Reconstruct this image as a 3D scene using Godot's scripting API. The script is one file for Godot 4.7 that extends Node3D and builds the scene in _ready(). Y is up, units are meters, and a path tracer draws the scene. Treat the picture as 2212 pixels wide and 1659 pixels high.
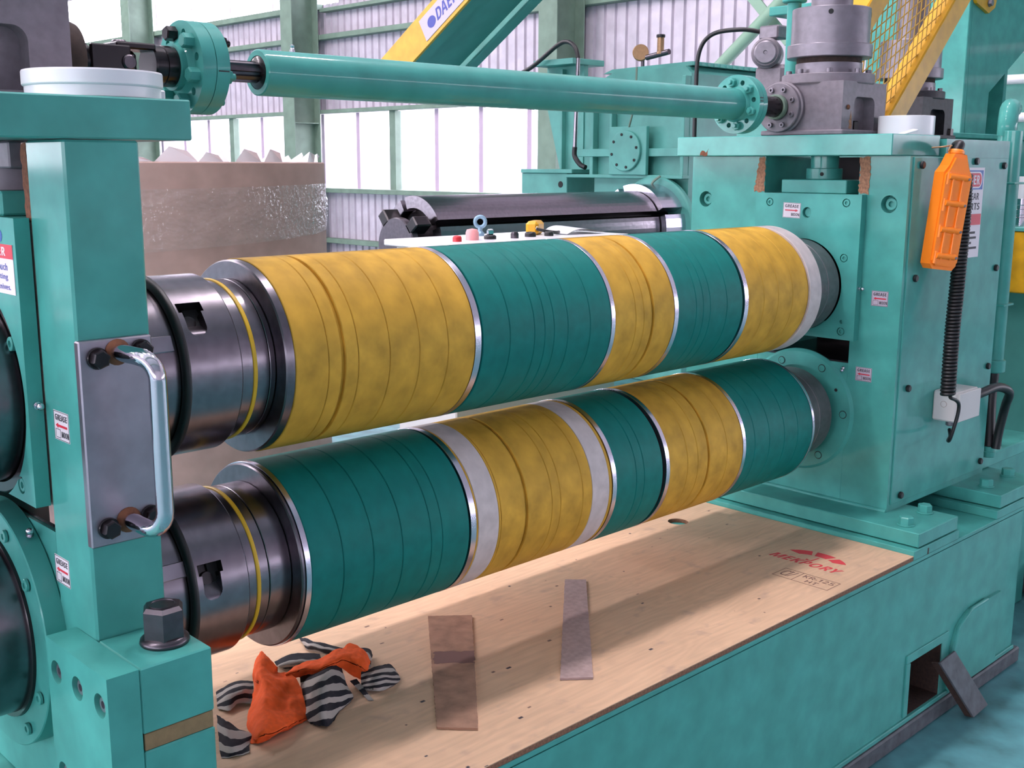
extends Node3D
# Slitting line in a factory hall. World: x along the two arbors (away to the right), y up, z towards the viewer's right. Metres.

var M := {}
var taken := {}
var off := {}
var UY := 1.098
var LY := 0.760
var AZ := -1.600

var LAMP := 62.0

func _ready() -> void:
	var cam := Camera3D.new()
	cam.name = "camera"
	add_child(cam)
	cam.transform = Transform3D(Basis(v3(0.71852346, 0.00337593, 0.69549453), v3(0.13013553, 0.98167481, -0.13920957), v3(-0.68321942, 0.1905339, 0.70491705)).orthonormalized(), v3(0, 1.403, 0))
	cam.fov = rad_to_deg(2.0 * atan(829.5 / 2443.7))
	cam.near = 0.05
	cam.far = 300.0
	cam.current = true
	var we := WorldEnvironment.new()
	we.name = "environment"
	var env := Environment.new()
	var sky := Sky.new()
	var sm := ProceduralSkyMaterial.new()
	sm.sky_top_color = Color(0.93, 0.91, 1.0)
	sm.sky_horizon_color = Color(0.96, 0.95, 1.0)
	sm.ground_bottom_color = Color(0.86, 0.85, 0.90)
	sm.ground_horizon_color = Color(0.93, 0.92, 0.97)
	sm.sky_energy_multiplier = 5.0
	sm.ground_energy_multiplier = 5.0
	sky.sky_material = sm
	env.background_mode = Environment.BG_SKY
	env.sky = sky
	env.tonemap_mode = Environment.TONE_MAPPER_LINEAR
	env.tonemap_exposure = 0.33
	env.sdfgi_enabled = true
	env.ssao_enabled = true
	env.ssil_enabled = true
	we.environment = env
	add_child(we)
	materials()
	var gm := mat("lamp_glow", Color(1, 1, 1), 0.5)
	gm.emission_enabled = true
	gm.emission = Color(1.0, 0.97, 0.94)
	gm.emission_energy_multiplier = 14.0
	build_lamps()
	build_hall()
	build_base()
	build_plywood()
	build_near_stand()
	build_far_stand()
	arbor("slitter_arbor", "upper steel arbor with yellow and green rubber rings", UY, 0.9604, [[1.0223, "Y"], [1.0473, "Y"], [1.0546, "N"], [1.0803, "Y"], [1.1448, "Y"], [1.2084, "Y"], [1.2723, "Y"], [1.3353, "Y"], [1.3498, "K"], [1.3549, "B"], [1.4216, "G"], [1.4852, "G"], [1.5124, "G"], [1.5376, "G"], [1.576, "G"], [1.6396, "G"], [1.7023, "G"], [1.7143, "K"], [1.7784, "Y"], [1.8043, "Y"], [1.8299, "Y"], [1.8374, "N"], [1.9052, "Y"], [1.9192, "K"], [1.9816, "G"], [2.0066, "G"], [2.0318, "G"], [2.094, "G"], [2.155, "G"], [2.1619, "B"], [2.1775, "K"], [2.24, "Y"], [2.2997, "Y"], [2.3613, "Y"], [2.427, "Y"], [2.4395, "N"], [2.4918, "W"]], 0.7754, 0.8605, 0.890, [0.9158, 0.9264], 0.72, [2.54, 2.592])
	arbor("slitter_arbor", "lower steel arbor with green and yellow rubber rings and two white bands", LY, 0.9663, [[0.977, "K"], [1.0405, "G"], [1.1027, "G"], [1.1653, "G"], [1.2294, "G"], [1.2553, "G"], [1.3197, "G"], [1.3232, "B"], [1.3369, "K"], [1.342, "Y"], [1.3942, "W"], [1.3997, "Y"], [1.4636, "Y"], [1.4711, "N"], [1.537, "Y"], [1.5612, "Y"], [1.626, "Y"], [1.6546, "Y"], [1.7069, "W"], [1.715, "Y"], [1.7165, "B"], [1.7296, "K"], [1.7932, "G"], [1.8191, "G"], [1.8819, "G"], [1.8932, "B"], [1.906, "K"], [1.9691, "Y"], [2.0072, "Y"], [2.0443, "Y"], [2.0513, "N"], [2.1181, "Y"], [2.1805, "Y"], [2.1929, "K"], [2.23, "G"], [2.2915, "G"], [2.356, "G"], [2.4162, "G"], [2.4839, "G"], [2.4935, "K"]], 0.7697, 0.8565, 0.8808, [0.9008, 0.9414], 0.27, [2.535, 2.592])
	build_shaft()
	build_stand_tops()
	build_guard()
	build_pendant()
	build_piping()
	build_rear_machine()
	build_uncoiler()
	build_middle_distance()

# ---------------------------------------------------------------- naming
func numbered(n: String) -> String:
	if not taken.has(n):
		taken[n] = 0
		return n
	taken[n] += 1
	return "%s_%03d" % [n, taken[n]]

func thing(called: String, label: String, category: String, at := Vector3.ZERO, group := "") -> Node3D:
	var o := Node3D.new()
	o.name = numbered(called)
	add_child(o)
	o.position = at
	off[o] = at
	o.set_meta("label", label)
	o.set_meta("category", category)
	if group != "":
		o.set_meta("group", group)
	return o

func struct_root(called: String, label := "", category := "") -> Node3D:
	var o := Node3D.new()
	o.name = numbered(called)
	add_child(o)
	off[o] = Vector3.ZERO
	o.set_meta("kind", "structure")
	if label != "":
		o.set_meta("label", label)
		o.set_meta("category", category)
	return o

# a part whose mesh is given in world coordinates
func part(called: String, mesh: Mesh, mat: Material, parent: Node) -> MeshInstance3D:
	var m := MeshInstance3D.new()
	m.name = called
	m.mesh = mesh
	m.material_override = mat
	parent.add_child(m, true)
	m.position = -off.get(parent, Vector3.ZERO)
	off[m] = Vector3.ZERO
	return m

# a part made in its own coordinates and placed by xf (world)
func placed(called: String, mesh: Mesh, mat: Material, parent: Node, xf: Transform3D) -> MeshInstance3D:
	var m := part(called, mesh, mat, parent)
	m.transform = Transform3D(xf.basis, xf.origin - off.get(parent, Vector3.ZERO))
	off[m] = Vector3.ZERO
	return m

func ptag(m: Node, label: String) -> Node:
	m.set_meta("label", label)
	return m

# ---------------------------------------------------------------- mesh helpers
func ns() -> SurfaceTool:
	var s := SurfaceTool.new()
	s.begin(Mesh.PRIMITIVE_TRIANGLES)
	return s

func tri(s: SurfaceTool, a: Vector3, b: Vector3, c: Vector3, na: Vector3, nb: Vector3, nc: Vector3) -> void:
	if (b - a).cross(c - a).dot(na + nb + nc) > 0.0:
		s.set_normal(na); s.add_vertex(a); s.set_normal(nc); s.add_vertex(c); s.set_normal(nb); s.add_vertex(b)
	else:
		s.set_normal(na); s.add_vertex(a); s.set_normal(nb); s.add_vertex(b); s.set_normal(nc); s.add_vertex(c)

func quad(s: SurfaceTool, a: Vector3, b: Vector3, c: Vector3, d: Vector3, n: Vector3) -> void:
	tri(s, a, b, c, n, n, n)
	tri(s, a, c, d, n, n, n)

func abox(s: SurfaceTool, lo: Vector3, hi: Vector3, bev := 0.0015, xf := Transform3D()) -> void:
	var h := (hi - lo) * 0.5
	var c := (hi + lo) * 0.5
	var b := minf(bev, 0.45 * minf(h.x, minf(h.y, h.z)))
	var ax := [Vector3.RIGHT, Vector3.UP, Vector3.BACK]
	var T := xf * Transform3D(Basis(), c)
	var B := xf.basis
	for i in 3:
		var j := (i + 1) % 3
		var k := (i + 2) % 3
		for sg in [-1.0, 1.0]:
			var n: Vector3 = ax[i] * sg
			var p: Vector3 = n * h[i]
			var u: Vector3 = ax[j] * (h[j] - b)
			var v: Vector3 = ax[k] * (h[k] - b)
			quad(s, T * (p - u - v), T * (p + u - v), T * (p + u + v), T * (p - u + v), (B * n).normalized())
	if b <= 0.0:
		return
	for i in 3:
		var j := (i + 1) % 3
		var k := (i + 2) % 3
		for sj in [-1.0, 1.0]:
			for sk in [-1.0, 1.0]:
				var nj: Vector3 = ax[j] * sj
				var nk: Vector3 = ax[k] * sk
				var l: Vector3 = ax[i] * (h[i] - b)
				var e1: Vector3 = nj * h[j] + nk * (h[k] - b)
				var e2: Vector3 = nj * (h[j] - b) + nk * h[k]
				quad(s, T * (e1 - l), T * (e1 + l), T * (e2 + l), T * (e2 - l), (B * (nj + nk)).normalized())
	for sx in [-1.0, 1.0]:
		for sy in [-1.0, 1.0]:
			for sz in [-1.0, 1.0]:
				var q := Vector3(sx * h.x, sy * h.y, sz * h.z)
				var n := (B * Vector3(sx, sy, sz)).normalized()
				tri(s, T * (q - Vector3(0, sy, sz) * b), T * (q - Vector3(sx, 0, sz) * b), T * (q - Vector3(sx, sy, 0) * b), n, n, n)

func bx(lo: Vector3, hi: Vector3, bev := 0.0015, xf := Transform3D()) -> Mesh:
	var s := ns()
	abox(s, lo, hi, bev, xf)
	return s.commit()

func v3(x: float, y: float, z: float) -> Vector3:
	return Vector3(x, y, z)

func basis_of(axis: Vector3) -> Basis:
	var a := axis.normalized()
	var u := (Vector3.UP if absf(a.y) < 0.9 else Vector3.RIGHT).cross(a).normalized()
	return Basis(u, a.cross(u), a)

# profile: [radius, distance along axis] pairs
func lathe(s: SurfaceTool, prof: Array, at: Vector3, axis: Vector3, seg := 48, round_prof := false) -> void:
	var B := basis_of(axis)
	var nb := []
	for i in prof.size() - 1:
		var dr: float = prof[i + 1][0] - prof[i][0]
		var dt: float = prof[i + 1][1] - prof[i][1]
		nb.append(Vector2(dt, -dr).normalized() if absf(dr) + absf(dt) > 1e-7 else Vector2(1, 0))
	for i in prof.size() - 1:
		var n0: Vector2 = nb[i]
		var n1: Vector2 = nb[i]
		if round_prof:
			if i > 0 and nb[i - 1].dot(nb[i]) > 0.6:
				n0 = (nb[i - 1] + nb[i]).normalized()
			if i < nb.size() - 1 and nb[i + 1].dot(nb[i]) > 0.6:
				n1 = (nb[i + 1] + nb[i]).normalized()
		var r0: float = prof[i][0]
		var r1: float = prof[i + 1][0]
		var t0: float = prof[i][1]
		var t1: float = prof[i + 1][1]
		for k in seg:
			var a0 := TAU * k / seg
			var a1 := TAU * (k + 1) / seg
			var d0 := B.x * cos(a0) + B.y * sin(a0)
			var d1 := B.x * cos(a1) + B.y * sin(a1)
			var p00 := at + d0 * r0 + B.z * t0
			var p01 := at + d1 * r0 + B.z * t0
			var p10 := at + d0 * r1 + B.z * t1
			var p11 := at + d1 * r1 + B.z * t1
			var m00 := d0 * n0.x + B.z * n0.y
			var m01 := d1 * n0.x + B.z * n0.y
			var m10 := d0 * n1.x + B.z * n1.y
			var m11 := d1 * n1.x + B.z * n1.y
			if r0 > 1e-6:
				tri(s, p00, p01, p11, m00, m01, m11)
			if r1 > 1e-6:
				tri(s, p00, p11, p10, m00, m11, m10)

func lath(prof: Array, at: Vector3, axis: Vector3, seg := 48, round_prof := false) -> Mesh:
	var s := ns()
	lathe(s, prof, at, axis, seg, round_prof)
	return s.commit()

# solid disc or cylinder between t0 and t1 with chamfered rims
func cyl(s: SurfaceTool, at: Vector3, axis: Vector3, r: float, t0: float, t1: float, ch := 0.001, seg := 32) -> void:
	var c := minf(ch, minf(r * 0.4, absf(t1 - t0) * 0.4))
	lathe(s, [[0.0, t0], [r - c, t0], [r, t0 + c], [r, t1 - c], [r - c, t1], [0.0, t1]], at, axis, seg)

func cy(at: Vector3, axis: Vector3, r: float, t0: float, t1: float, ch := 0.001, seg := 32) -> Mesh:
	var s := ns()
	cyl(s, at, axis, r, t0, t1, ch, seg)
	return s.commit()

func ringm(at: Vector3, axis: Vector3, ri: float, ro: float, t0: float, t1: float, ch := 0.001, seg := 48) -> Mesh:
	return lath([[ri, t0], [ro - ch, t0], [ro, t0 + ch], [ro, t1 - ch], [ro - ch, t1], [ri, t1], [ri, t0]], at, axis, seg)

func smooth_path(pts: Array, per := 8) -> Array:
	var c := Curve3D.new()
	for i in pts.size():
		var a: Vector3 = pts[maxi(i - 1, 0)]
		var b: Vector3 = pts[mini(i + 1, pts.size() - 1)]
		c.add_point(pts[i], -(b - a) / 6.0, (b - a) / 6.0)
	var out := []
	for i in (pts.size() - 1) * per + 1:
		out.append(c.samplef(float(i) / per))
	return out

func tube(s: SurfaceTool, pts: Array, r: float, seg := 10, caps := true) -> void:
	var n := pts.size()
	var t := []
	for i in n:
		t.append((pts[mini(i + 1, n - 1)] - pts[maxi(i - 1, 0)]).normalized())
	var u: Vector3 = basis_of(t[0]).x
	var rings := []
	for i in n:
		u = (u - t[i] * u.dot(t[i])).normalized()
		var w: Vector3 = t[i].cross(u)
		var ring := []
		for k in seg:
			var a := TAU * k / seg
			ring.append(u * cos(a) + w * sin(a))
		rings.append(ring)
	for i in n - 1:
		for k in seg:
			var k2 := (k + 1) % seg
			var a: Vector3 = rings[i][k]
			var b: Vector3 = rings[i][k2]
			var c: Vector3 = rings[i + 1][k2]
			var d: Vector3 = rings[i + 1][k]
			tri(s, pts[i] + a * r, pts[i] + b * r, pts[i + 1] + c * r, a, b, c)
			tri(s, pts[i] + a * r, pts[i + 1] + c * r, pts[i + 1] + d * r, a, c, d)
	if caps:
		for e in [0, n - 1]:
			var nn: Vector3 = -t[0] if e == 0 else t[n - 1]
			for k in seg:
				tri(s, pts[e], pts[e] + rings[e][k] * r, pts[e] + rings[e][(k + 1) % seg] * r, nn, nn, nn)

func tb(pts: Array, r: float, seg := 10) -> Mesh:
	var s := ns()
	tube(s, pts, r, seg)
	return s.commit()

# polygon in the frame's xy plane, pushed along the frame's z from 0 to depth
func prism(s: SurfaceTool, poly: PackedVector2Array, f: Transform3D, depth: float) -> void:
	var idx := Geometry2D.triangulate_polygon(poly)
	var nf := f.basis.z.normalized() * signf(depth)
	for i in range(0, idx.size(), 3):
		var a := poly[idx[i]]
		var b := poly[idx[i + 1]]
		var c := poly[idx[i + 2]]
		tri(s, f * v3(a.x, a.y, 0), f * v3(b.x, b.y, 0), f * v3(c.x, c.y, 0), -nf, -nf, -nf)
		tri(s, f * v3(a.x, a.y, depth), f * v3(b.x, b.y, depth), f * v3(c.x, c.y, depth), nf, nf, nf)
	var cw := Geometry2D.is_polygon_clockwise(poly)
	for i in poly.size():
		var a := poly[i]
		var b := poly[(i + 1) % poly.size()]
		var e := b - a
		var n2 := Vector2(e.y, -e.x).normalized()
		if cw:
			n2 = -n2
		var n := (f.basis * v3(n2.x, n2.y, 0)).normalized()
		quad(s, f * v3(a.x, a.y, 0), f * v3(b.x, b.y, 0), f * v3(b.x, b.y, depth), f * v3(a.x, a.y, depth), n)

func pr(poly: Array, f: Transform3D, depth: float) -> Mesh:
	var s := ns()
	prism(s, PackedVector2Array(poly), f, depth)
	return s.commit()

# frames: x and y of a face as one looks at it, z out of the face
func face_mx(x: float, y := 0.0, z := 0.0) -> Transform3D:   # a face that looks along -X
	return Transform3D(Basis(Vector3.BACK, Vector3.UP, Vector3.LEFT), v3(x, y, z))

func face_pz(z: float, x := 0.0, y := 0.0) -> Transform3D:   # a face that looks along +Z
	return Transform3D(Basis(), v3(x, y, z))

func face_py(y: float, x := 0.0, z := 0.0) -> Transform3D:   # a top face, letters rise along +X and run along +Z
	return Transform3D(Basis(Vector3.BACK, Vector3.RIGHT, Vector3.UP), v3(x, y, z))

func hexhead(s: SurfaceTool, at: Vector3, axis: Vector3, af: float, h: float, washer := 0.0, turn := 0.3) -> void:
	var B := basis_of(axis)
	var base := 0.0
	if washer > 0.0:
		cyl(s, at, axis, washer, 0.0, 0.0035, 0.0008, 28)
		base = 0.0035
	var R := af / sqrt(3.0)
	var lower := []
	var upper := []
	var inner := []
	for k in 6:
		var a := TAU * k / 6 + turn
		var d := B.x * cos(a) + B.y * sin(a)
		lower.append(at + d * R + B.z * base)
		upper.append(at + d * R + B.z * (base + h * 0.88))
		inner.append(at + d * R * 0.84 + B.z * (base + h))
	for k in 6:
		var k2 := (k + 1) % 6
		var n: Vector3 = (lower[k] + lower[k2] - at * 2.0 - B.z * base * 2.0).normalized()
		quad(s, lower[k], lower[k2], upper[k2], upper[k], n)
		quad(s, upper[k], upper[k2], inner[k2], inner[k], (n + B.z * 1.4).normalized())
		tri(s, at + B.z * (base + h), inner[k], inner[k2], B.z, B.z, B.z)
		tri(s, at + B.z * base, lower[k], lower[k2], -B.z, -B.z, -B.z)

func hx(at: Vector3, axis: Vector3, af: float, h: float, washer := 0.0, turn := 0.3) -> Mesh:
	var s := ns()
	hexhead(s, at, axis, af, h, washer, turn)
	return s.commit()

# socket head cap screw: a cylinder with a dark hexagon sunk in it, standing in its counterbore
func socket_screw(parent: Node, at: Vector3, axis: Vector3, r: float, h: float, mat: Material, called := "socket_screw") -> void:
	var s := ns()
	lathe(s, [[0.0, h * 0.5], [r * 0.5, h * 0.5], [r * 0.5, h], [r - 0.0008, h], [r, h - 0.0008], [r, 0.0]], at, axis, 20)
	part(called, s.commit(), mat, parent)

func csg(called: String, parent: Node, mat: Material) -> CSGCombiner3D:
	var c := CSGCombiner3D.new()
	c.name = called
	c.material_override = mat
	parent.add_child(c, true)
	c.position = -off.get(parent, Vector3.ZERO)
	off[c] = Vector3.ZERO
	return c

func cbox(c: Node, lo: Vector3, hi: Vector3, mat: Material, cut := false) -> void:
	var b := CSGBox3D.new()
	b.size = hi - lo
	b.position = (hi + lo) * 0.5
	b.material = mat
	if cut:
		b.operation = CSGShape3D.OPERATION_SUBTRACTION
	c.add_child(b, true)

func ccyl(c: Node, at: Vector3, axis: Vector3, r: float, h: float, mat: Material, cut := true, sides := 28) -> void:
	var b := CSGCylinder3D.new()
	b.radius = r
	b.height = h
	b.sides = sides
	b.material = mat
	var B := basis_of(axis)
	b.transform = Transform3D(Basis(B.x, B.z, -B.y), at)
	if cut:
		b.operation = CSGShape3D.OPERATION_SUBTRACTION
	c.add_child(b, true)

# lettering pressed into a box of width w and height h, centred, on a face frame
var fonts := {}
func text(parent: Node, called: String, t: String, w: float, h: float, f: Transform3D, mat: Material, depth := 0.0004, bold := true, slant := 0.0) -> MeshInstance3D:
	var key := "b" if bold else "n"
	if not fonts.has(key):
		var sf := SystemFont.new()
		sf.font_names = PackedStringArray(["Droid Sans"])
		sf.font_weight = 700 if bold else 400
		fonts[key] = sf
	var tm := TextMesh.new()
	tm.font = fonts[key]
	tm.text = t
	tm.font_size = 32
	tm.pixel_size = 0.01
	tm.depth = 0.02
	tm.curve_step = 2.0
	var bb := tm.get_aabb()
	var sc := v3(w / bb.size.x, h / bb.size.y, depth / bb.size.z)
	var cen := bb.get_center()
	var loc := Transform3D(Basis(v3(sc.x, 0, 0), v3(slant * sc.y, sc.y, 0), v3(0, 0, sc.z)), Vector3.ZERO)
	loc.origin = -(loc.basis * cen) + v3(0, 0, depth * 0.5)
	return placed(called, tm, mat, parent, f * loc)

func rect_on(parent: Node, called: String, x0: float, y0: float, x1: float, y1: float, f: Transform3D, depth: float, mat: Material) -> MeshInstance3D:
	return part(called, pr([Vector2(x0, y0), Vector2(x1, y0), Vector2(x1, y1), Vector2(x0, y1)], f, depth), mat, parent)

func round_poly(w: float, h: float, r: float, n := 6) -> Array:
	var out := []
	var cs := [Vector2(w / 2 - r, h / 2 - r), Vector2(-w / 2 + r, h / 2 - r), Vector2(-w / 2 + r, -h / 2 + r), Vector2(w / 2 - r, -h / 2 + r)]
	for q in 4:
		for k in n + 1:
			var a := PI / 2 * q + PI / 2 * k / n
			out.append(cs[q] + Vector2(cos(a), sin(a)) * r)
	return out

# cloth: a grid of control points, smoothed, wrinkled, two faced
func catmull(p: Array, t: float) -> Vector3:
	var n := p.size()
	var x := clampf(t, 0.0, 1.0) * (n - 1)
	var i := mini(int(x), n - 2)
	var f := x - i
	var p1: Vector3 = p[i]
	var p2: Vector3 = p[i + 1]
	var p0: Vector3 = p[i - 1] if i > 0 else p1 * 2.0 - p2
	var p3: Vector3 = p[i + 2] if i + 2 < n else p2 * 2.0 - p1
	return 0.5 * (2.0 * p1 + (p2 - p0) * f + (2.0 * p0 - 5.0 * p1 + 4.0 * p2 - p3) * f * f + (3.0 * p1 - p0 - 3.0 * p2 + p3) * f * f * f)

func cloth(s: SurfaceTool, rows: Array, nu: int, nv: int, us: float, vs: float, amp: float, seed_: int, floor_y := 0.4832) -> void:
	var nz := FastNoiseLite.new()
	nz.seed = seed_
	nz.frequency = 22.0
	var g := []
	for j in nv + 1:
		var line := []
		for i in nu + 1:
			var col := []
			for r in rows:
				col.append(catmull(r, float(i) / nu))
			var p := catmull(col, float(j) / nv)
			p.y += amp * nz.get_noise_3d(p.x, p.y * 0.5, p.z)
			p.x += amp * 0.5 * nz.get_noise_3d(p.z, p.x, 3.0)
			p.z += amp * 0.5 * nz.get_noise_3d(p.z, p.x, 9.0)
			p.y = maxf(p.y, floor_y)
			line.append(p)
		g.append(line)
	var nrm := []
	for j in nv + 1:
		var line := []
		for i in nu + 1:
			var du: Vector3 = g[j][mini(i + 1, nu)] - g[j][maxi(i - 1, 0)]
			var dv: Vector3 = g[mini(j + 1, nv)][i] - g[maxi(j - 1, 0)][i]
			var n := du.cross(dv).normalized()
			if n.y < 0:
				n = -n
			line.append(n)
		nrm.append(line)
	for side in [0, 1]:
		for j in nv:
			for i in nu:
				var q := [[i, j], [i + 1, j], [i + 1, j + 1], [i, j], [i + 1, j + 1], [i, j + 1]]
				for t in 2:
					var vs3 := []
					for c in 3:
						var e: Array = q[t * 3 + c]
						var n: Vector3 = nrm[e[1]][e[0]]
						var p: Vector3 = g[e[1]][e[0]]
						if side == 1:
							p -= n * 0.0012
							n = -n
						vs3.append([p, n, Vector2(us * e[0] / nu, vs * e[1] / nv)])
					var fl: bool = (vs3[1][0] - vs3[0][0]).cross(vs3[2][0] - vs3[0][0]).dot(vs3[0][1]) > 0.0
					for c in ([0, 2, 1] if fl else [0, 1, 2]):
						s.set_normal(vs3[c][1]); s.set_uv(vs3[c][2]); s.add_vertex(vs3[c][0])

# ---------------------------------------------------------------- materials
func noise_tex(freq: float, lo: float, hi: float, seed_: int, oct := 4, size := 512, ramp_mid := 0.5) -> NoiseTexture2D:
	var n := FastNoiseLite.new()
	n.seed = seed_
	n.frequency = freq
	n.fractal_octaves = oct
	var t := NoiseTexture2D.new()
	t.width = size
	t.height = size
	t.seamless = true
	t.noise = n
	var g := Gradient.new()
	g.offsets = PackedFloat32Array([0.0, ramp_mid, 1.0])
	g.colors = PackedColorArray([Color(lo, lo, lo), Color((lo + hi) / 2, (lo + hi) / 2, (lo + hi) / 2), Color(hi, hi, hi)])
	t.color_ramp = g
	return t

func mat(called: String, c: Color, rough := 0.5, metal := 0.0, tex: Texture2D = null, sc := 2.0) -> StandardMaterial3D:
	var m := StandardMaterial3D.new()
	m.resource_name = called
	m.albedo_color = c
	m.roughness = rough
	m.metallic = metal
	if tex:
		m.albedo_texture = tex
		m.uv1_triplanar = true
		m.uv1_world_triplanar = true
		m.uv1_scale = Vector3.ONE * sc
	M[called] = m
	return m

func rgb8(r: int, g: int, b: int) -> Color:
	return Color(r / 255.0, g / 255.0, b / 255.0)

func materials() -> void:
	var soft := noise_tex(0.012, 0.86, 1.0, 3)
	var grime := noise_tex(0.015, 0.62, 1.0, 7, 5, 512, 0.35)
	var smudge := noise_tex(0.01, 0.74, 1.0, 11, 4, 512, 0.4)
	mat("teal", rgb8(76, 164, 154), 0.5, 0.0, soft, 1.5)
	mat("teal_far", rgb8(84, 158, 148), 0.45, 0.0, soft, 0.7)
	mat("teal_floor", rgb8(92, 156, 162), 0.45, 0.0, grime, 0.8)
	mat("column_green", rgb8(116, 138, 122), 0.6, 0.0, soft, 0.6)
	mat("steel", rgb8(140, 133, 140), 0.26, 1.0, soft, 6.0)
	mat("steel_dark", rgb8(98, 92, 98), 0.34, 1.0, soft, 6.0)
	mat("steel_mid", rgb8(122, 116, 123), 0.3, 1.0, soft, 6.0)
	mat("chrome", rgb8(215, 210, 218), 0.1, 1.0)
	mat("plate_steel", rgb8(165, 158, 168), 0.34, 0.9, soft, 2.5)
	mat("collar_steel", rgb8(138, 126, 130), 0.36, 0.6, soft, 6.0)
	mat("knife", rgb8(205, 202, 214), 0.24, 1.0)
	mat("cast_grey", rgb8(132, 126, 134), 0.38, 0.55, soft, 5.0)
	mat("cast_paint", rgb8(124, 116, 124), 0.5, 0.1, soft, 6.0)
	mat("dark_cast", rgb8(52, 50, 56), 0.5, 0.2, grime, 5.0)
	mat("rubber_yellow", rgb8(222, 172, 66), 0.62, 0.0, smudge, 3.0)
	mat("rubber_green", rgb8(12, 122, 114), 0.55, 0.0, soft, 4.0)
	mat("rubber_white", rgb8(218, 206, 204), 0.6, 0.0, soft, 4.0)
	mat("yellow_cord", rgb8(222, 178, 40), 0.45)
	mat("black", rgb8(22, 21, 24), 0.45)
	mat("black_gap", rgb8(14, 14, 16), 0.7)
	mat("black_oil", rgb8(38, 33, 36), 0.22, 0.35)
	mat("rust", rgb8(128, 78, 52), 0.85, 0.0, grime, 14.0)
	mat("rust_dark", rgb8(66, 46, 38), 0.8, 0.0, grime, 10.0)
	mat("peel", rgb8(176, 128, 98), 0.8, 0.0, grime, 14.0)
	mat("bronze", rgb8(168, 132, 96), 0.4, 0.5, soft, 8.0)
	mat("liner", rgb8(196, 160, 150), 0.5, 0.2, soft, 8.0)
	mat("plinth", rgb8(92, 96, 102), 0.6, 0.1, grime, 3.0)
	mat("orange", rgb8(255, 136, 30), 0.34)
	mat("yellow", rgb8(226, 166, 24), 0.4, 0.0, soft, 2.0)
	mat("yellow_far", rgb8(222, 170, 62), 0.5, 0.0, soft, 1.0)
	mat("white_plastic", rgb8(228, 226, 230), 0.28)
	mat("box_plastic", rgb8(206, 200, 198), 0.5)
	mat("label_white", rgb8(224, 214, 220), 0.5)
	mat("label_grey", rgb8(182, 172, 186), 0.5)
	mat("red", rgb8(204, 40, 62), 0.5)
	mat("blue", rgb8(38, 84, 160), 0.5)
	mat("navy", rgb8(66, 72, 150), 0.5)
	mat("ink", rgb8(44, 40, 48), 0.6)
	mat("ink_red", rgb8(205, 62, 68), 0.7)
	mat("ink_thin", rgb8(110, 78, 72), 0.7)
	mat("card", rgb8(172, 132, 108), 0.85, 0.0, smudge, 4.0)
	mat("card_grey", rgb8(176, 152, 148), 0.85, 0.0, soft, 9.0)
	mat("paper", rgb8(182, 150, 140), 0.75, 0.0, soft, 1.2)
	mat("orange_cloth", rgb8(255, 98, 30), 0.9, 0.0, soft, 12.0)
	mat("wall_sheet", rgb8(204, 194, 206), 0.45, 0.15, soft, 0.5)
	mat("wall_white", rgb8(214, 206, 214), 0.6)
	mat("roof", rgb8(200, 200, 205), 0.7)
	mat("concrete", rgb8(196, 188, 190), 0.9, 0.0, soft, 0.3)
	mat("mullion", rgb8(186, 164, 184), 0.5, 0.2)
	mat("red_button", rgb8(188, 40, 48), 0.35)
	mat("pink_button", rgb8(238, 160, 160), 0.35)
	mat("blue_eye", rgb8(128, 158, 178), 0.4, 0.3)
	mat("brace_green", rgb8(128, 160, 138), 0.5)
	M.teal.clearcoat_enabled = true
	M.teal.clearcoat = 0.35
	M.teal.clearcoat_roughness = 0.09
	M.teal.metallic_specular = 0.3
	for n in ["rubber_green", "rubber_yellow", "rubber_white"]:
		M[n].metallic_specular = 0.3
	var gl := mat("glass", Color(1, 1, 1, 0.06), 0.03)
	gl.transparency = BaseMaterial3D.TRANSPARENCY_ALPHA
	var film := mat("film", Color(1, 1, 1, 0.05), 0.06)
	film.transparency = BaseMaterial3D.TRANSPARENCY_ALPHA
	var nt := NoiseTexture2D.new()
	var fn := FastNoiseLite.new()
	fn.frequency = 0.03
	fn.seed = 5
	nt.noise = fn
	nt.as_normal_map = true
	nt.bump_strength = 14.0
	nt.seamless = true
	film.normal_enabled = true
	film.normal_texture = nt
	film.uv1_triplanar = true
	film.uv1_world_triplanar = true
	film.uv1_scale = Vector3.ONE * 3.0
	# plywood: long grain along x, cathedral figure, dirt and nail marks
	var n1 := FastNoiseLite.new()
	n1.seed = 21
	n1.frequency = 0.012
	n1.fractal_octaves = 3
	var n2 := FastNoiseLite.new()
	n2.seed = 8
	n2.frequency = 0.02
	n2.fractal_octaves = 5
	var W := 1024
	var H := 512
	var im := Image.create(W, H, false, Image.FORMAT_RGB8)
	for y in H:
		for x in W:
			var warp := n1.get_noise_2d(x * 0.25, y * 0.9)
			var g := 0.5 + 0.5 * sin((y * 0.16 + warp * 26.0))
			var fine := n2.get_noise_2d(x * 0.35, y * 7.0)
			var dirt := clampf((n2.get_noise_2d(x * 1.1 + 500.0, y * 1.6) - 0.16) * 2.2, 0.0, 1.0)
			dirt *= clampf((n1.get_noise_2d(x * 1.3, y * 1.5 + 900.0) - 0.0) * 3.0, 0.0, 1.0)
			var v := 0.925 + 0.03 * g + 0.05 * fine
			var c := Color(0.87 * v, 0.72 * v, 0.585 * v)
			c = c.lerp(Color(0.62, 0.52, 0.46), 0.42 * dirt)
			im.set_pixel(x, y, c)
	var rn := RandomNumberGenerator.new()
	rn.seed = 77
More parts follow.
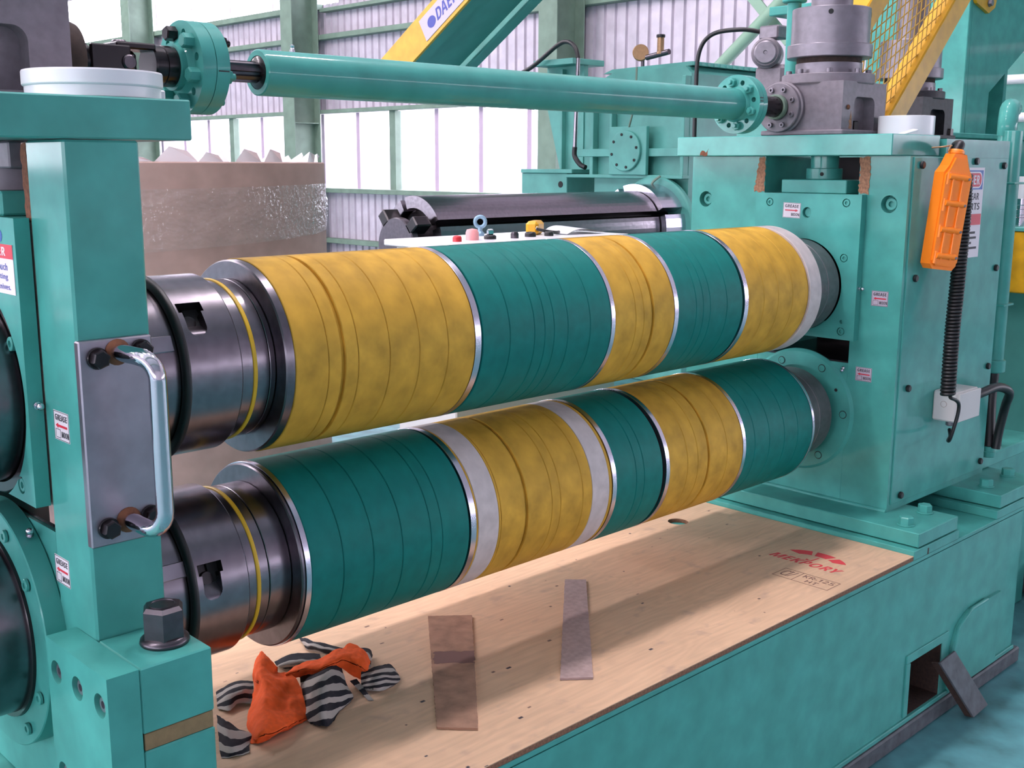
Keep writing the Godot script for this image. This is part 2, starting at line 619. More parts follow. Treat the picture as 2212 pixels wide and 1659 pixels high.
	for k in 90:
		var x := rn.randi_range(6, W - 16)
		var y := rn.randi_range(6, H - 10)
		var d := rn.randi_range(1, 3)
		im.fill_rect(Rect2i(x, y, d + rn.randi_range(0, 3), d), Color(0.42, 0.32, 0.28) if k % 4 else Color(0.18, 0.16, 0.20))
	var pw := mat("plywood", Color.WHITE, 0.6)
	pw.albedo_texture = ImageTexture.create_from_image(im)
	mat("ply_edge", rgb8(150, 104, 78), 0.8, 0.0, grime, 20.0)
	# black and grey stripes of the knitted rag
	var st := Image.create(64, 256, false, Image.FORMAT_RGB8)
	for y in 256:
		for x in 64:
			var k := fposmod(y / 128.0 + 0.012 * sin(x * 0.4), 1.0)
			var c := Color(0.07, 0.07, 0.11) if k < 0.5 else Color(0.66, 0.63, 0.60)
			if (x + y) % 3 == 0:
				c = c * 0.92
			st.set_pixel(x, y, c)
	var sm := mat("stripes", Color.WHITE, 0.9)
	sm.albedo_texture = ImageTexture.create_from_image(st)

# ---------------------------------------------------------------- arbors
func arbor(called: String, label: String, y: float, start: float, segs: Array, oring: float, sleeve_end: float, cord: float, lines: Array, slot_angle: float, collar: Array) -> void:
	var t := thing(called, label, "slitter arbor", v3(0.62, y, AZ))
	var at := v3(0, y, AZ)
	var X := Vector3.RIGHT
	var k := 0.981
	# shaft end that runs through the near stand, with its long key
	part("shaft_end", lath([[0.0, 0.30], [0.126, 0.30], [0.128, 0.302], [0.128, 0.775], [0.0, 0.775]], at, X, 72), M.steel, t)
	var ka := 0.42
	var kd := v3(0, sin(ka), cos(ka))
	var kb := Basis(X, kd.cross(X), kd)
	part("key", bx(v3(0.62, -0.012, 0.118), v3(0.762, 0.012, 0.1305), 0.001, Transform3D(kb, at)), M.plate_steel, t)
	# lock sleeve with its clamping pocket
	var pc := v3(0.0, sin(slot_angle), cos(slot_angle))
	var tang := v3(0, -cos(slot_angle), sin(slot_angle))
	var px := oring + 0.027
	sleeve(t, at, oring, sleeve_end, px, slot_angle)
	part("clamp_screw", cy(at + X * px + pc * 0.108 + tang * 0.004, pc, 0.011, 0.0, 0.014, 0.001, 20), M.black_oil, t)
	part("sleeve_rim", lath([[0.1285, sleeve_end - 0.001], [0.1365, sleeve_end - 0.001], [0.1380, sleeve_end - 0.0002], [0.1365, sleeve_end + 0.0022], [0.1285, sleeve_end + 0.0022]], at, X, 96), M.knife, t)
	ptag(part("sealing_ring", lath([[0.130, oring - 0.008], [0.139, oring - 0.0085], [0.1425, oring - 0.006], [0.1435, oring - 0.002], [0.1425, oring + 0.001], [0.136, oring + 0.002]], at, X, 96, true), M.black, t), "black rubber ring on the steel sleeve")
	# spacers with thin cuts between them
	var xs: float = sleeve_end
	for e in lines:
		part("steel_spacer", ringm(at, X, 0.10, 0.1262, xs + 0.0006, e - 0.0006, 0.0009, 96), M.steel, t)
		xs = e
	part("core_shaft", lath([[0.0, 0.80], [0.122, 0.80], [0.122, 2.445], [0.0, 2.445]], at, X, 48), M.black_gap, t)
	ptag(part("cord_ring", lath([[0.1225, cord - 0.0042], [0.1278, cord - 0.003], [0.1290, cord], [0.1278, cord + 0.003], [0.1225, cord + 0.0042]], at, X, 96, true), M.yellow_cord, t), "thin yellow rubber cord")
	# flange disc that the ring stack leans on, then the rings
	part("end_disc", lath([[0.10, xs], [0.153, xs], [0.1552, xs + 0.002], [0.1552, start * k - 0.0006], [0.10, start * k - 0.0006]], at, X, 128), M.steel_mid, t)
	var x0 := start * k
	for sg in segs:
		var x1: float = sg[0] * k
		var kind: String = sg[1]
		var g := 0.0004
		match kind:
			"Y":
				ptag(part("rubber_ring", ringm(at, X, 0.13, 0.157, x0 + g, x1 - g, 0.0011, 112), M.rubber_yellow, t), "yellow rubber stripper ring")
			"G":
				ptag(part("rubber_ring", ringm(at, X, 0.13, 0.157, x0 + g, x1 - g, 0.0011, 112), M.rubber_green, t), "green rubber stripper ring")
			"W":
				ptag(part("rubber_ring", ringm(at, X, 0.13, 0.1571, x0 + g, x1 - g, 0.0009, 112), M.rubber_white, t), "white ring")
			"K":
				ptag(part("knife_disc", ringm(at, X, 0.12, 0.1576, x0 + g, x1 - g, 0.0004, 128), M.knife, t), "bright steel slitting knife")
			"N":
				part("narrow_ring", ringm(at, X, 0.12, 0.1515, x0, x1, 0.0005, 112), M.rubber_yellow, t)
			"B":
				part("gap_ring", ringm(at, X, 0.12, 0.1475, x0, x1, 0.0005, 112), M.black_gap, t)
		x0 = x1
	var ci := 0
	for e in collar:
		part("steel_collar", ringm(at, X, 0.09, 0.119, x0 + 0.0005, e - 0.0005, 0.0008, 96), M.collar_steel, t)
		x0 = e
		ci += 1

# the sleeve surface is cut out cell by cell where the clamping pocket is milled in
func in_pocket(u: float, v: float) -> bool:
	if absf(u) < 0.020 and v > -0.020 and v < -0.003:
		return true
	if absf(u) < 0.015 and v >= -0.003 and v < 0.022:
		return true
	return Vector2(u, v - 0.022).length() < 0.015

func sleeve(t: Node, at: Vector3, x0: float, x1: float, px: float, slot: float) -> void:
	var R := 0.138
	var s := ns()
	var fl := ns()
	var ramp := ns()
	var du := 0.001
	var v0 := -0.022
	var v1 := 0.040
	var nv := int((v1 - v0) / du)
	var nx := int((x1 - x0) / du)
	var pt := func(x: float, v: float, rr: float) -> Vector3:
		var a := slot - v / R
		return at + Vector3(x, sin(a) * rr, cos(a) * rr)
	var nr := func(v: float) -> Vector3:
		var a := slot - v / R
		return Vector3(0, sin(a), cos(a))
	for j in nv:
		var va := v0 + j * du
		var vb := va + du
		var run := -1
		for i in nx + 1:
			var u := x0 + (i + 0.5) * du - px
			var inside: bool = i < nx and in_pocket(u, va + du * 0.5)
			if not inside and i < nx and run < 0:
				run = i
			if (inside or i == nx) and run >= 0:
				var xa := x0 + run * du
				var xb := x1 if i == nx else x0 + i * du
				tri(s, pt.call(xa, va, R), pt.call(xb, va, R), pt.call(xb, vb, R), nr.call(va), nr.call(va), nr.call(vb))
				tri(s, pt.call(xa, va, R), pt.call(xb, vb, R), pt.call(xa, vb, R), nr.call(va), nr.call(vb), nr.call(vb))
				run = -1
			if inside:
				var d0 := 0.020 - 0.020 * smoothstep(0.004, 0.037, va)
				var d1 := 0.020 - 0.020 * smoothstep(0.004, 0.037, vb)
				var q := [pt.call(x0 + i * du, va, R - d0), pt.call(x0 + (i + 1) * du, va, R - d0), pt.call(x0 + (i + 1) * du, vb, R - d1), pt.call(x0 + i * du, vb, R - d1)]
				var qn: Vector3 = (q[1] - q[0]).cross(q[3] - q[0]).normalized()
				if qn.dot(nr.call(va)) < 0.0:
					qn = -qn
				quad(fl if va < 0.007 else ramp, q[0], q[1], q[2], q[3], qn)
				for e in [[-1, 0], [1, 0], [0, -1], [0, 1]]:
					if not in_pocket(u + e[0] * du, va + du * 0.5 + e[1] * du):
						var ua: float = x0 + (i + (1 if e[0] > 0 else 0)) * du
						var ub: float = ua if e[0] != 0 else ua + du
						var ca: float = vb if e[1] > 0 else va
						var cb: float = vb if e[0] != 0 else ca
						var n: Vector3 = Vector3(-e[0], 0, 0) if e[0] != 0 else Vector3(0, cos(slot), -sin(slot)) * e[1]
						quad(fl if va < 0.004 else ramp, pt.call(ua, ca, R), pt.call(ub, cb, R), pt.call(ub, cb, R - d1), pt.call(ua, ca, R - d0), n)
	# the rest of the turn
	var a0 := slot - v0 / R
	var a1 := slot - v1 / R + TAU
	var seg := 140
	for k in seg:
		var b0 := lerpf(a0, a1, float(k) / seg)
		var b1 := lerpf(a0, a1, float(k + 1) / seg)
		var n0 := Vector3(0, sin(b0), cos(b0))
		var n1 := Vector3(0, sin(b1), cos(b1))
		var e := Vector3(x0, 0, 0)
		var f := Vector3(x1, 0, 0)
		tri(s, at + e + n0 * R, at + f + n0 * R, at + f + n1 * R, n0, n0, n1)
		tri(s, at + e + n0 * R, at + f + n1 * R, at + e + n1 * R, n0, n1, n1)
	lathe(s, [[0.128, x0], [R, x0]], at, Vector3.RIGHT, 96)
	lathe(s, [[R, x1], [0.126, x1]], at, Vector3.RIGHT, 96)
	var b := part("lock_sleeve", s.commit(), M.steel, t)
	ptag(part("pocket", fl.commit(), M.black_oil, b), "dark milled pocket for the clamping screw")  # near-black colour puts the shade of the recess into the pocket
	part("pocket_ramp", ramp.commit(), M.steel_mid, b)

# ---------------------------------------------------------------- small fittings
func grease_label(parent: Node, f: Transform3D, w: float, h: float, m: Material, right := false, flip := false) -> void:
	var l := rect_on(parent, "grease_label", -w / 2, -h / 2, w / 2, h / 2, f, 0.0006, m)
	ptag(l, "small white GREASE sticker with a red arrow")
	var g := f * Transform3D(Basis(), v3(0, 0, 0.0006))
	var e := 0.0007
	var s := ns()
	for r in [[-w / 2 + e, h / 2 - 2 * e, w / 2 - e, h / 2 - e], [-w / 2 + e, -h / 2 + e, w / 2 - e, -h / 2 + 2 * e], [-w / 2 + e, -h / 2 + e, -w / 2 + 2 * e, h / 2 - e], [w / 2 - 2 * e, -h / 2 + e, w / 2 - e, h / 2 - e], [-w * 0.40, -h * 0.42, -w * 0.40 + e, -h * 0.12], [-w * 0.10, -h * 0.42, -w * 0.10 + e, -h * 0.12], [-w * 0.40, -h * 0.12 - e, -w * 0.10, -h * 0.12], [-w * 0.40, -h * 0.42, -w * 0.10, -h * 0.42 + e]]:
		if flip and r[2] < 0.0 and r[0] > -w / 2 + 3 * e:
			continue
		prism(s, PackedVector2Array([Vector2(r[0], r[1]), Vector2(r[2], r[1]), Vector2(r[2], r[3]), Vector2(r[0], r[3])]), g, 0.0002)
	part("print_lines", s.commit(), M.ink, l)
	text(l, "lettering", "GREASE", w * 0.78, h * 0.2, g * Transform3D(Basis(), v3(0, h * 0.28, 0)), M.ink, 0.0003)
	var ar := [Vector2(-w * 0.38, 0), Vector2(-w * 0.22, h * 0.09), Vector2(-w * 0.22, h * 0.04), Vector2(w * 0.38, h * 0.04), Vector2(w * 0.38, -h * 0.04), Vector2(-w * 0.22, -h * 0.04), Vector2(-w * 0.22, -h * 0.09)]
	var ga := g
	if right:
		ga = g * Transform3D(Basis(v3(-1, 0, 0), v3(0, -1, 0), v3(0, 0, 1)), Vector3.ZERO)
	part("arrow", pr(ar, ga * Transform3D(Basis(), v3(0, -h * 0.0, 0)), 0.0003), M.red, l)
	text(l, "lettering", "MOON", w * 0.46, h * 0.2, g * Transform3D(Basis(), v3(w * 0.22, -h * 0.27, 0)), M.ink, 0.0003)

func nipple(parent: Node, at: Vector3, axis: Vector3) -> void:
	part("grease_nipple", lath([[0.0052, 0.0], [0.0052, 0.004], [0.0034, 0.0045], [0.0034, 0.008], [0.0048, 0.010], [0.0048, 0.013], [0.002, 0.016], [0.0, 0.0165]], at, axis, 16, true), M.chrome, parent)

func rough_patch(poly: Array, f: Transform3D, depth: float, seed_: int, amp := 0.0028) -> Mesh:
	var rn := RandomNumberGenerator.new()
	rn.seed = seed_
	var out := []
	for i in poly.size():
		var a: Vector2 = poly[i]
		var b: Vector2 = poly[(i + 1) % poly.size()]
		var n := maxi(1, int(a.distance_to(b) / 0.006))
		for k in n:
			var p := a.lerp(b, float(k) / n)
			var d := (b - a).normalized()
			out.append(p + Vector2(-d.y, d.x) * rn.randf_range(-amp, amp))
	return pr(out, f, depth)

# worm gearbox of a screw jack: foot plate, cast body with pockets, flanges, stacked cylinders
func gearbox(called: String, label: String, c: Vector3, body: Material, side: float, tall: bool, tz: float) -> Node3D:
	var t := thing(called, label, "gearbox", c)
	var y := c.y
	var hw := 0.108
	part("foot_plate", bx(v3(c.x - hw - 0.012, y, c.z - hw - 0.012), v3(c.x + hw + 0.012, y + 0.013, c.z + hw + 0.012), 0.003), body, t)
	var b := csg("cast_body", t, body)
	cbox(b, v3(c.x - hw, y + 0.010, c.z - hw), v3(c.x + hw, y + 0.132, c.z + hw), body)
	# pocket in the face towards the viewer, rounded at its top
	var pf := c.z + hw
	cbox(b, v3(c.x - 0.052, y + 0.014, pf - 0.03), v3(c.x + 0.052, y + 0.075, pf + 0.01), body, true)
	cbox(b, v3(c.x - 0.032, y + 0.07, pf - 0.03), v3(c.x + 0.032, y + 0.095, pf + 0.01), body, true)
	for sx in [-1, 1]:
		ccyl(b, v3(c.x + 0.032 * sx, y + 0.075, pf - 0.01), Vector3.BACK, 0.02, 0.04, body, true, 24)
	part("foot_bolt", hx(v3(c.x - 0.03, y + 0.014, pf - 0.013), Vector3.UP, 0.024, 0.022, 0.0), M.black_oil, t)
	part("foot_bolt", hx(v3(c.x + hw - 0.012, y + 0.013, pf - 0.002), Vector3.UP, 0.024, 0.022, 0.0), M.black_oil, t)
	part("plug", cy(v3(c.x - 0.082, y + 0.068, pf - 0.001), Vector3.BACK, 0.006, 0.0, 0.006, 0.002, 14), M.rust, t)
	part("rust_stain", rough_patch([Vector2(-0.074, 0.016), Vector2(-0.058, 0.016), Vector2(-0.060, 0.038), Vector2(-0.066, 0.06), Vector2(-0.071, 0.04)], face_pz(pf, c.x, y), 0.0004, 4), M.peel, t)
	# worm shaft flange with its screws
	var ax := Vector3.RIGHT * side
	var fa := v3(c.x + hw * side, y + 0.070, tz)
	part("shaft_flange", lath([[0.0, 0.0], [0.064, 0.0], [0.066, 0.002], [0.066, 0.010], [0.062, 0.012], [0.062, 0.022], [0.060, 0.024], [0.032, 0.024], [0.032, 0.016], [0.0, 0.016]], fa, ax, 56), M.rust_dark if side > 0.0 else body, t)
	for k in 8:
		var a := TAU * (k + 0.5) / 8
		socket_screw(t, fa + v3(0, sin(a) * 0.047, cos(a) * 0.047) + ax * 0.022, ax, 0.0066, 0.009, M.rust if side > 0.0 else M.cast_grey, "flange_screw")
	# screw column above
	part("neck_flange", lath([[0.0, 0.128], [0.115, 0.128], [0.117, 0.131], [0.117, 0.152], [0.115, 0.154], [0.0, 0.154]], c, Vector3.UP, 64), body, t)
	for k in 8:
		var a := TAU * (k + 0.3) / 8
		part("neck_bolt", cy(c + v3(cos(a) * 0.100, 0.154, sin(a) * 0.100), Vector3.UP, 0.008, 0.0, 0.012, 0.001, 16), M.cast_grey, t)
	part("neck", lath([[0.0, 0.15], [0.084, 0.15], [0.084, 0.182], [0.0, 0.182]], c, Vector3.UP, 56), M.cast_grey, t)
	ptag(part("seal_band", lath([[0.078, 0.180], [0.082, 0.181], [0.082, 0.198], [0.078, 0.199]], c, Vector3.UP, 56), M.rust_dark, t), "dark red band under the cap")
	part("cap_ring", lath([[0.0, 0.195], [0.105, 0.195], [0.107, 0.197], [0.107, 0.226], [0.106, 0.228], [0.0, 0.228]], c, Vector3.UP, 72), M.cast_grey, t)
	part("cap_cylinder", lath([[0.0, 0.228], [0.0985, 0.228], [0.0985, 0.316], [0.097, 0.318], [0.0, 0.318]], c, Vector3.UP, 80), M.cast_grey, t)
	for an in [2.62, 1.05, 4.4]:
		part("cap_hole", cy(c + v3(cos(an) * 0.0983, 0.302, sin(an) * 0.0983), v3(cos(an), 0, sin(an)), 0.0065, 0.0, 0.0006, 0.0, 18), M.black_gap, t)  # flat black disc stands in for the dark inside of a hole
	for an in [2.45, 1.3]:
		part("ring_notch", bx(v3(-0.003, 0.197, 0.1066), v3(0.003, 0.226, 0.1074), 0.0, Transform3D(Basis(Vector3.UP, an - PI / 2 + 1.2), c)), M.black_gap, t)  # black strip coloured as the shade of a slot
	if tall:
		part("screw_guard", lath([[0.0, 0.316], [0.052, 0.316], [0.052, 0.72], [0.05, 0.722], [0.0, 0.722]], c, Vector3.UP, 48), M.cast_grey, t)
	return t

# flange of the drive shaft: six bolts and six open holes alternate
func drive_flange(parent: Node, at: Vector3, x0: float, x1: float, r: float, ri: float, turn: float) -> void:
	var c := csg("flange", parent, M.teal)
	ccyl(c, v3((x0 + x1) / 2, at.y, at.z), Vector3.RIGHT, r, x1 - x0, M.teal, false, 72)
	for k in 6:
		var a := TAU * k / 6 + turn + PI / 6
		ccyl(c, v3((x0 + x1) / 2, at.y + sin(a) * 0.053, at.z + cos(a) * 0.053), Vector3.RIGHT, 0.0062, 0.1, M.black_gap, true, 20)
	if ri > 0.0:
		ccyl(c, v3((x0 + x1) / 2, at.y, at.z), Vector3.RIGHT, ri, 0.1, M.teal, true, 40)

func drive_bolts(parent: Node, at: Vector3, x: float, axis: Vector3, turn: float, nut: bool, dark := -1) -> void:
	for k in 6:
		var a := TAU * k / 6 + turn
		var p := v3(x, at.y + sin(a) * 0.053, at.z + cos(a) * 0.053)
		var s := ns()
		if nut:
			hexhead(s, p, axis, 0.019, 0.008, 0.0098)
			cyl(s, p, axis, 0.0055, 0.0, 0.019, 0.001, 14)
		else:
			hexhead(s, p, axis, 0.020, 0.017, 0.0)
		part("flange_nut" if nut else "flange_bolt", s.commit(), M.black_oil if k == dark else M.teal, parent)

# ---------------------------------------------------------------- the machine
func build_base() -> void:
	var t := thing("slitter_bed", "long teal welded base under the plywood board and both roller stands", "machine base", v3(1.5, 0, -1.6))
	var zf := -1.187
	# front web, one plate with a notch for the recess
	part("front_plate", pr([Vector2(-0.6, 0.047), Vector2(2.517, 0.047), Vector2(2.517, 0.203), Vector2(2.692, 0.203), Vector2(2.692, 0.047), Vector2(3.145, 0.047), Vector2(3.145, 0.458), Vector2(-0.6, 0.458)], face_pz(-1.30), 0.113), M.teal, t)
	part("core_box", bx(v3(-0.6, 0.047, -2.05), v3(3.145, 0.458, -1.305), 0.002), M.teal, t)
	part("top_flange", bx(v3(-0.6, 0.460, -2.06), v3(3.15, 0.470, zf + 0.001), 0.0012), M.teal, t)
	# recess and its rusty lining
	var s := ns()
	abox(s, v3(2.517, 0.05, -1.302), v3(2.692, 0.203, -1.299), 0.0)
	abox(s, v3(2.517, 0.05, -1.30), v3(2.5185, 0.203, zf - 0.002), 0.0)
	abox(s, v3(2.6905, 0.05, -1.30), v3(2.692, 0.203, zf - 0.002), 0.0)
	abox(s, v3(2.517, 0.2015, -1.30), v3(2.692, 0.203, zf - 0.002), 0.0)
	abox(s, v3(2.5186, 0.0585, -1.30), v3(2.6904, 0.060, zf - 0.002), 0.0)
	ptag(part("recess_lining", s.commit(), M.rust_dark, t), "dark rusty inside of the base recess")
	part("recess_block", bx(v3(2.535, 0.05, -1.295), v3(2.62, 0.165, -1.24), 0.004), M.rust, t)
	s = ns()
	abox(s, v3(2.495, 0.062, zf - 0.001), v3(2.5165, 0.2025, zf + 0.004), 0.003)
	abox(s, v3(2.495, 0.2035, zf - 0.001), v3(2.72, 0.226, zf + 0.004), 0.003)
	part("recess_frame", s.commit(), M.teal, t)
	# rounded raised pad
	var pts := [Vector2(2.735, 0.05)]
	for k in 13:
		var a := PI - PI / 2 * k / 12
		pts.append(Vector2(2.84 + 0.105 * cos(a), 0.150 + 0.105 * sin(a)))
	pts.append_array([Vector2(3.02, 0.255), Vector2(3.02, 0.05)])
	part("raised_pad", pr(pts, face_pz(zf - 0.001), 0.009), M.teal, t)
	part("weld_seam", tb([v3(2.735, 0.06, zf + 0.008)] + [v3(2.735, 0.15, zf + 0.008), v3(2.766, 0.224, zf + 0.008), v3(2.84, 0.255, zf + 0.008), v3(2.93, 0.256, zf + 0.008)], 0.005, 8), M.teal, t)
	# machined pads the stands are bolted to
	for p in [[2.498, 2.738], [2.965, 3.15]]:
		part("machined_pad", bx(v3(p[0], 0.4702, -2.06), v3(p[1], 0.4935, zf + 0.001), 0.0015), M.teal, t)
	part("machined_pad", bx(v3(-0.6, 0.4702, -2.06), v3(0.672, 0.4935, zf + 0.001), 0.0015), M.teal, t)
	part("joint_mark", bx(v3(2.566, 0.470, zf), v3(2.573, 0.486, zf + 0.0015), 0.0005), M.rust_dark, t)
	ptag(part("floor_rail", bx(v3(-0.6, 0.0, -1.30), v3(3.18, 0.045, zf + 0.012), 0.004), M.plinth, t), "dark steel rail at the foot of the base")
	part("lower_flange", bx(v3(-0.6, 0.0455, -1.30), v3(3.15, 0.058, zf + 0.006), 0.002), M.teal, t)
	# leaning angle iron at the recess
	var b := thing("steel_offcut", "dark brown steel plate leaning against the recess at the foot of the base", "steel plate", v3(2.73, 0, -1.15))
	var A := v3(2.622, 0.176, zf + 0.024)
	var ux := v3(0.080, 0.006, 0.0).normalized()
	var uy := v3(0.125, -0.176, 0.045)
	var uz := ux.cross(-uy.normalized()).normalized()
	var f := Transform3D(Basis(ux, -uy.normalized(), uz), A)
	part("plate", bx(v3(0, -uy.length(), 0.0), v3(0.085, 0, 0.006), 0.001, f), M.plinth, b)
	part("folded_edge", bx(v3(0, -uy.length(), -0.018), v3(0.005, 0, 0.0), 0.001, f), M.rust_dark, b)

func build_plywood() -> void:
	var t := thing("plywood_board", "pale stained plywood board lying on the base below the two arbors", "plywood board", v3(1.6, 0.4705, -1.6))
	var outer := [Vector2(0.68, 1.187), Vector2(2.496, 1.187), Vector2(2.494, 2.04), Vector2(2.31, 2.04)]
	var hc := Vector2(2.302, 1.745)
	for k in 25:
		var a := PI / 2 - TAU * k / 24
		outer.append(hc + Vector2(cos(a), sin(a)) * 0.027)
	outer.append_array([Vector2(2.302, 2.04), Vector2(0.68, 2.04)])
	var f := Transform3D(Basis(Vector3.RIGHT, Vector3.FORWARD, Vector3.UP), v3(0, 0.4805, 0))
	M.plywood.uv1_triplanar = true
	M.plywood.uv1_world_triplanar = true
	M.plywood.uv1_scale = v3(0.535, 1.0, 1.12)
	part("face_veneer", pr(outer, f, 0.0015), M.plywood, t)
	part("core", pr(outer, Transform3D(f.basis, v3(0, 0.4707, 0)), 0.0097), M.ply_edge, t)
	# stencilled mark and the heat treatment stamp
	var y := 0.4822
	var st := text(t, "stencil_lettering", "MEKPORY", 0.178, 0.030, face_py(y, 2.268, -1.342), M.ink_red, 0.0002, true, 0.25)
	ptag(st, "red stencilled lettering MEKPORY")
	var s := ns()
	var g := face_py(y, 2.30, -1.342)
	for r in [[-2.75, -1.95], [-1.80, -1.15], [-1.0, -0.42]]:
		var arc := []
		for k in 7:
			var a: float = -(r[0] + (r[1] - r[0]) * k / 6.0)
			arc.append(Vector2(cos(a) * 0.082 , sin(a) * 0.054))
		for k in 7:
			var a: float = -(r[1] + (r[0] - r[1]) * k / 6.0)
			arc.append(Vector2(cos(a) * 0.048, sin(a) * 0.022 + 0.004))
		prism(s, PackedVector2Array(arc), g, 0.0002)
	prism(s, PackedVector2Array([Vector2(0.004, 0.018), Vector2(0.008, 0.018), Vector2(0.004, -0.012), Vector2(-0.012, -0.014), Vector2(-0.014, -0.006), Vector2(-0.009, -0.006), Vector2(-0.006, -0.010), Vector2(0.0, -0.009)]), g, 0.0002)
	ptag(part("stencil_emblem", s.commit(), M.ink_red, t), "red umbrella shaped stencil emblem")
	s = ns()
	g = face_py(y, 2.175, -1.284)
	var w := 0.071
	var h := 0.029
	for r in [[-w, h - 0.0012, w, h], [-w, -h, w, -h + 0.0012], [-w, -h, -w + 0.0012, h], [w - 0.0012, -h, w, h], [-0.022, -h, -0.0208, h]]:
		prism(s, PackedVector2Array([Vector2(r[0], r[1]), Vector2(r[2], r[1]), Vector2(r[2], r[3]), Vector2(r[0], r[3])]), g, 0.0002)
	part("stamp_frame", s.commit(), M.ink_thin, t)
	text(t, "stamp_lettering", "CI/", 0.030, 0.034, g * Transform3D(Basis(), v3(-0.046, 0.002, 0)), M.ink_thin, 0.0002, false, 0.1)
	text(t, "stamp_lettering", "KR-125", 0.076, 0.017, g * Transform3D(Basis(), v3(0.026, 0.013, 0)), M.ink_thin, 0.0002, false)
	text(t, "stamp_lettering", "HT", 0.030, 0.015, g * Transform3D(Basis(), v3(0.022, -0.012, 0)), M.ink_thin, 0.0002, false)
	# the two cardboard strips
	var a := thing("cardboard_strip", "brown smudged cardboard strip with a torn lower end lying beside the rags", "cardboard strip", v3(1.29, 0.482, -1.48))
	var fa := Transform3D(Basis(Vector3.RIGHT, Vector3.FORWARD, Vector3.UP), v3(0, 0.4826, 0))
	part("board", rough_patch([Vector2(1.410, 1.702), Vector2(1.118, 1.330), Vector2(1.165, 1.280), Vector2(1.479, 1.643)], fa, 0.004, 3, 0.0007), M.card, a)
	part("smudge", rough_patch([Vector2(1.306, 1.560), Vector2(1.272, 1.520), Vector2(1.328, 1.470), Vector2(1.364, 1.508)], Transform3D(fa.basis, v3(0, 0.4866, 0)), 0.0003, 9), M.ink_thin, a)
	var c := thing("cardboard_strip", "narrow greyish cardboard strip lying alone in the middle of the plywood board", "cardboard strip", v3(1.6, 0.482, -1.46))
	part("board", rough_patch([Vector2(1.768, 1.651), Vector2(1.398, 1.314), Vector2(1.444, 1.275), Vector2(1.802, 1.618)], fa, 0.004, 5, 0.0006), M.card_grey, c)
	build_rags()

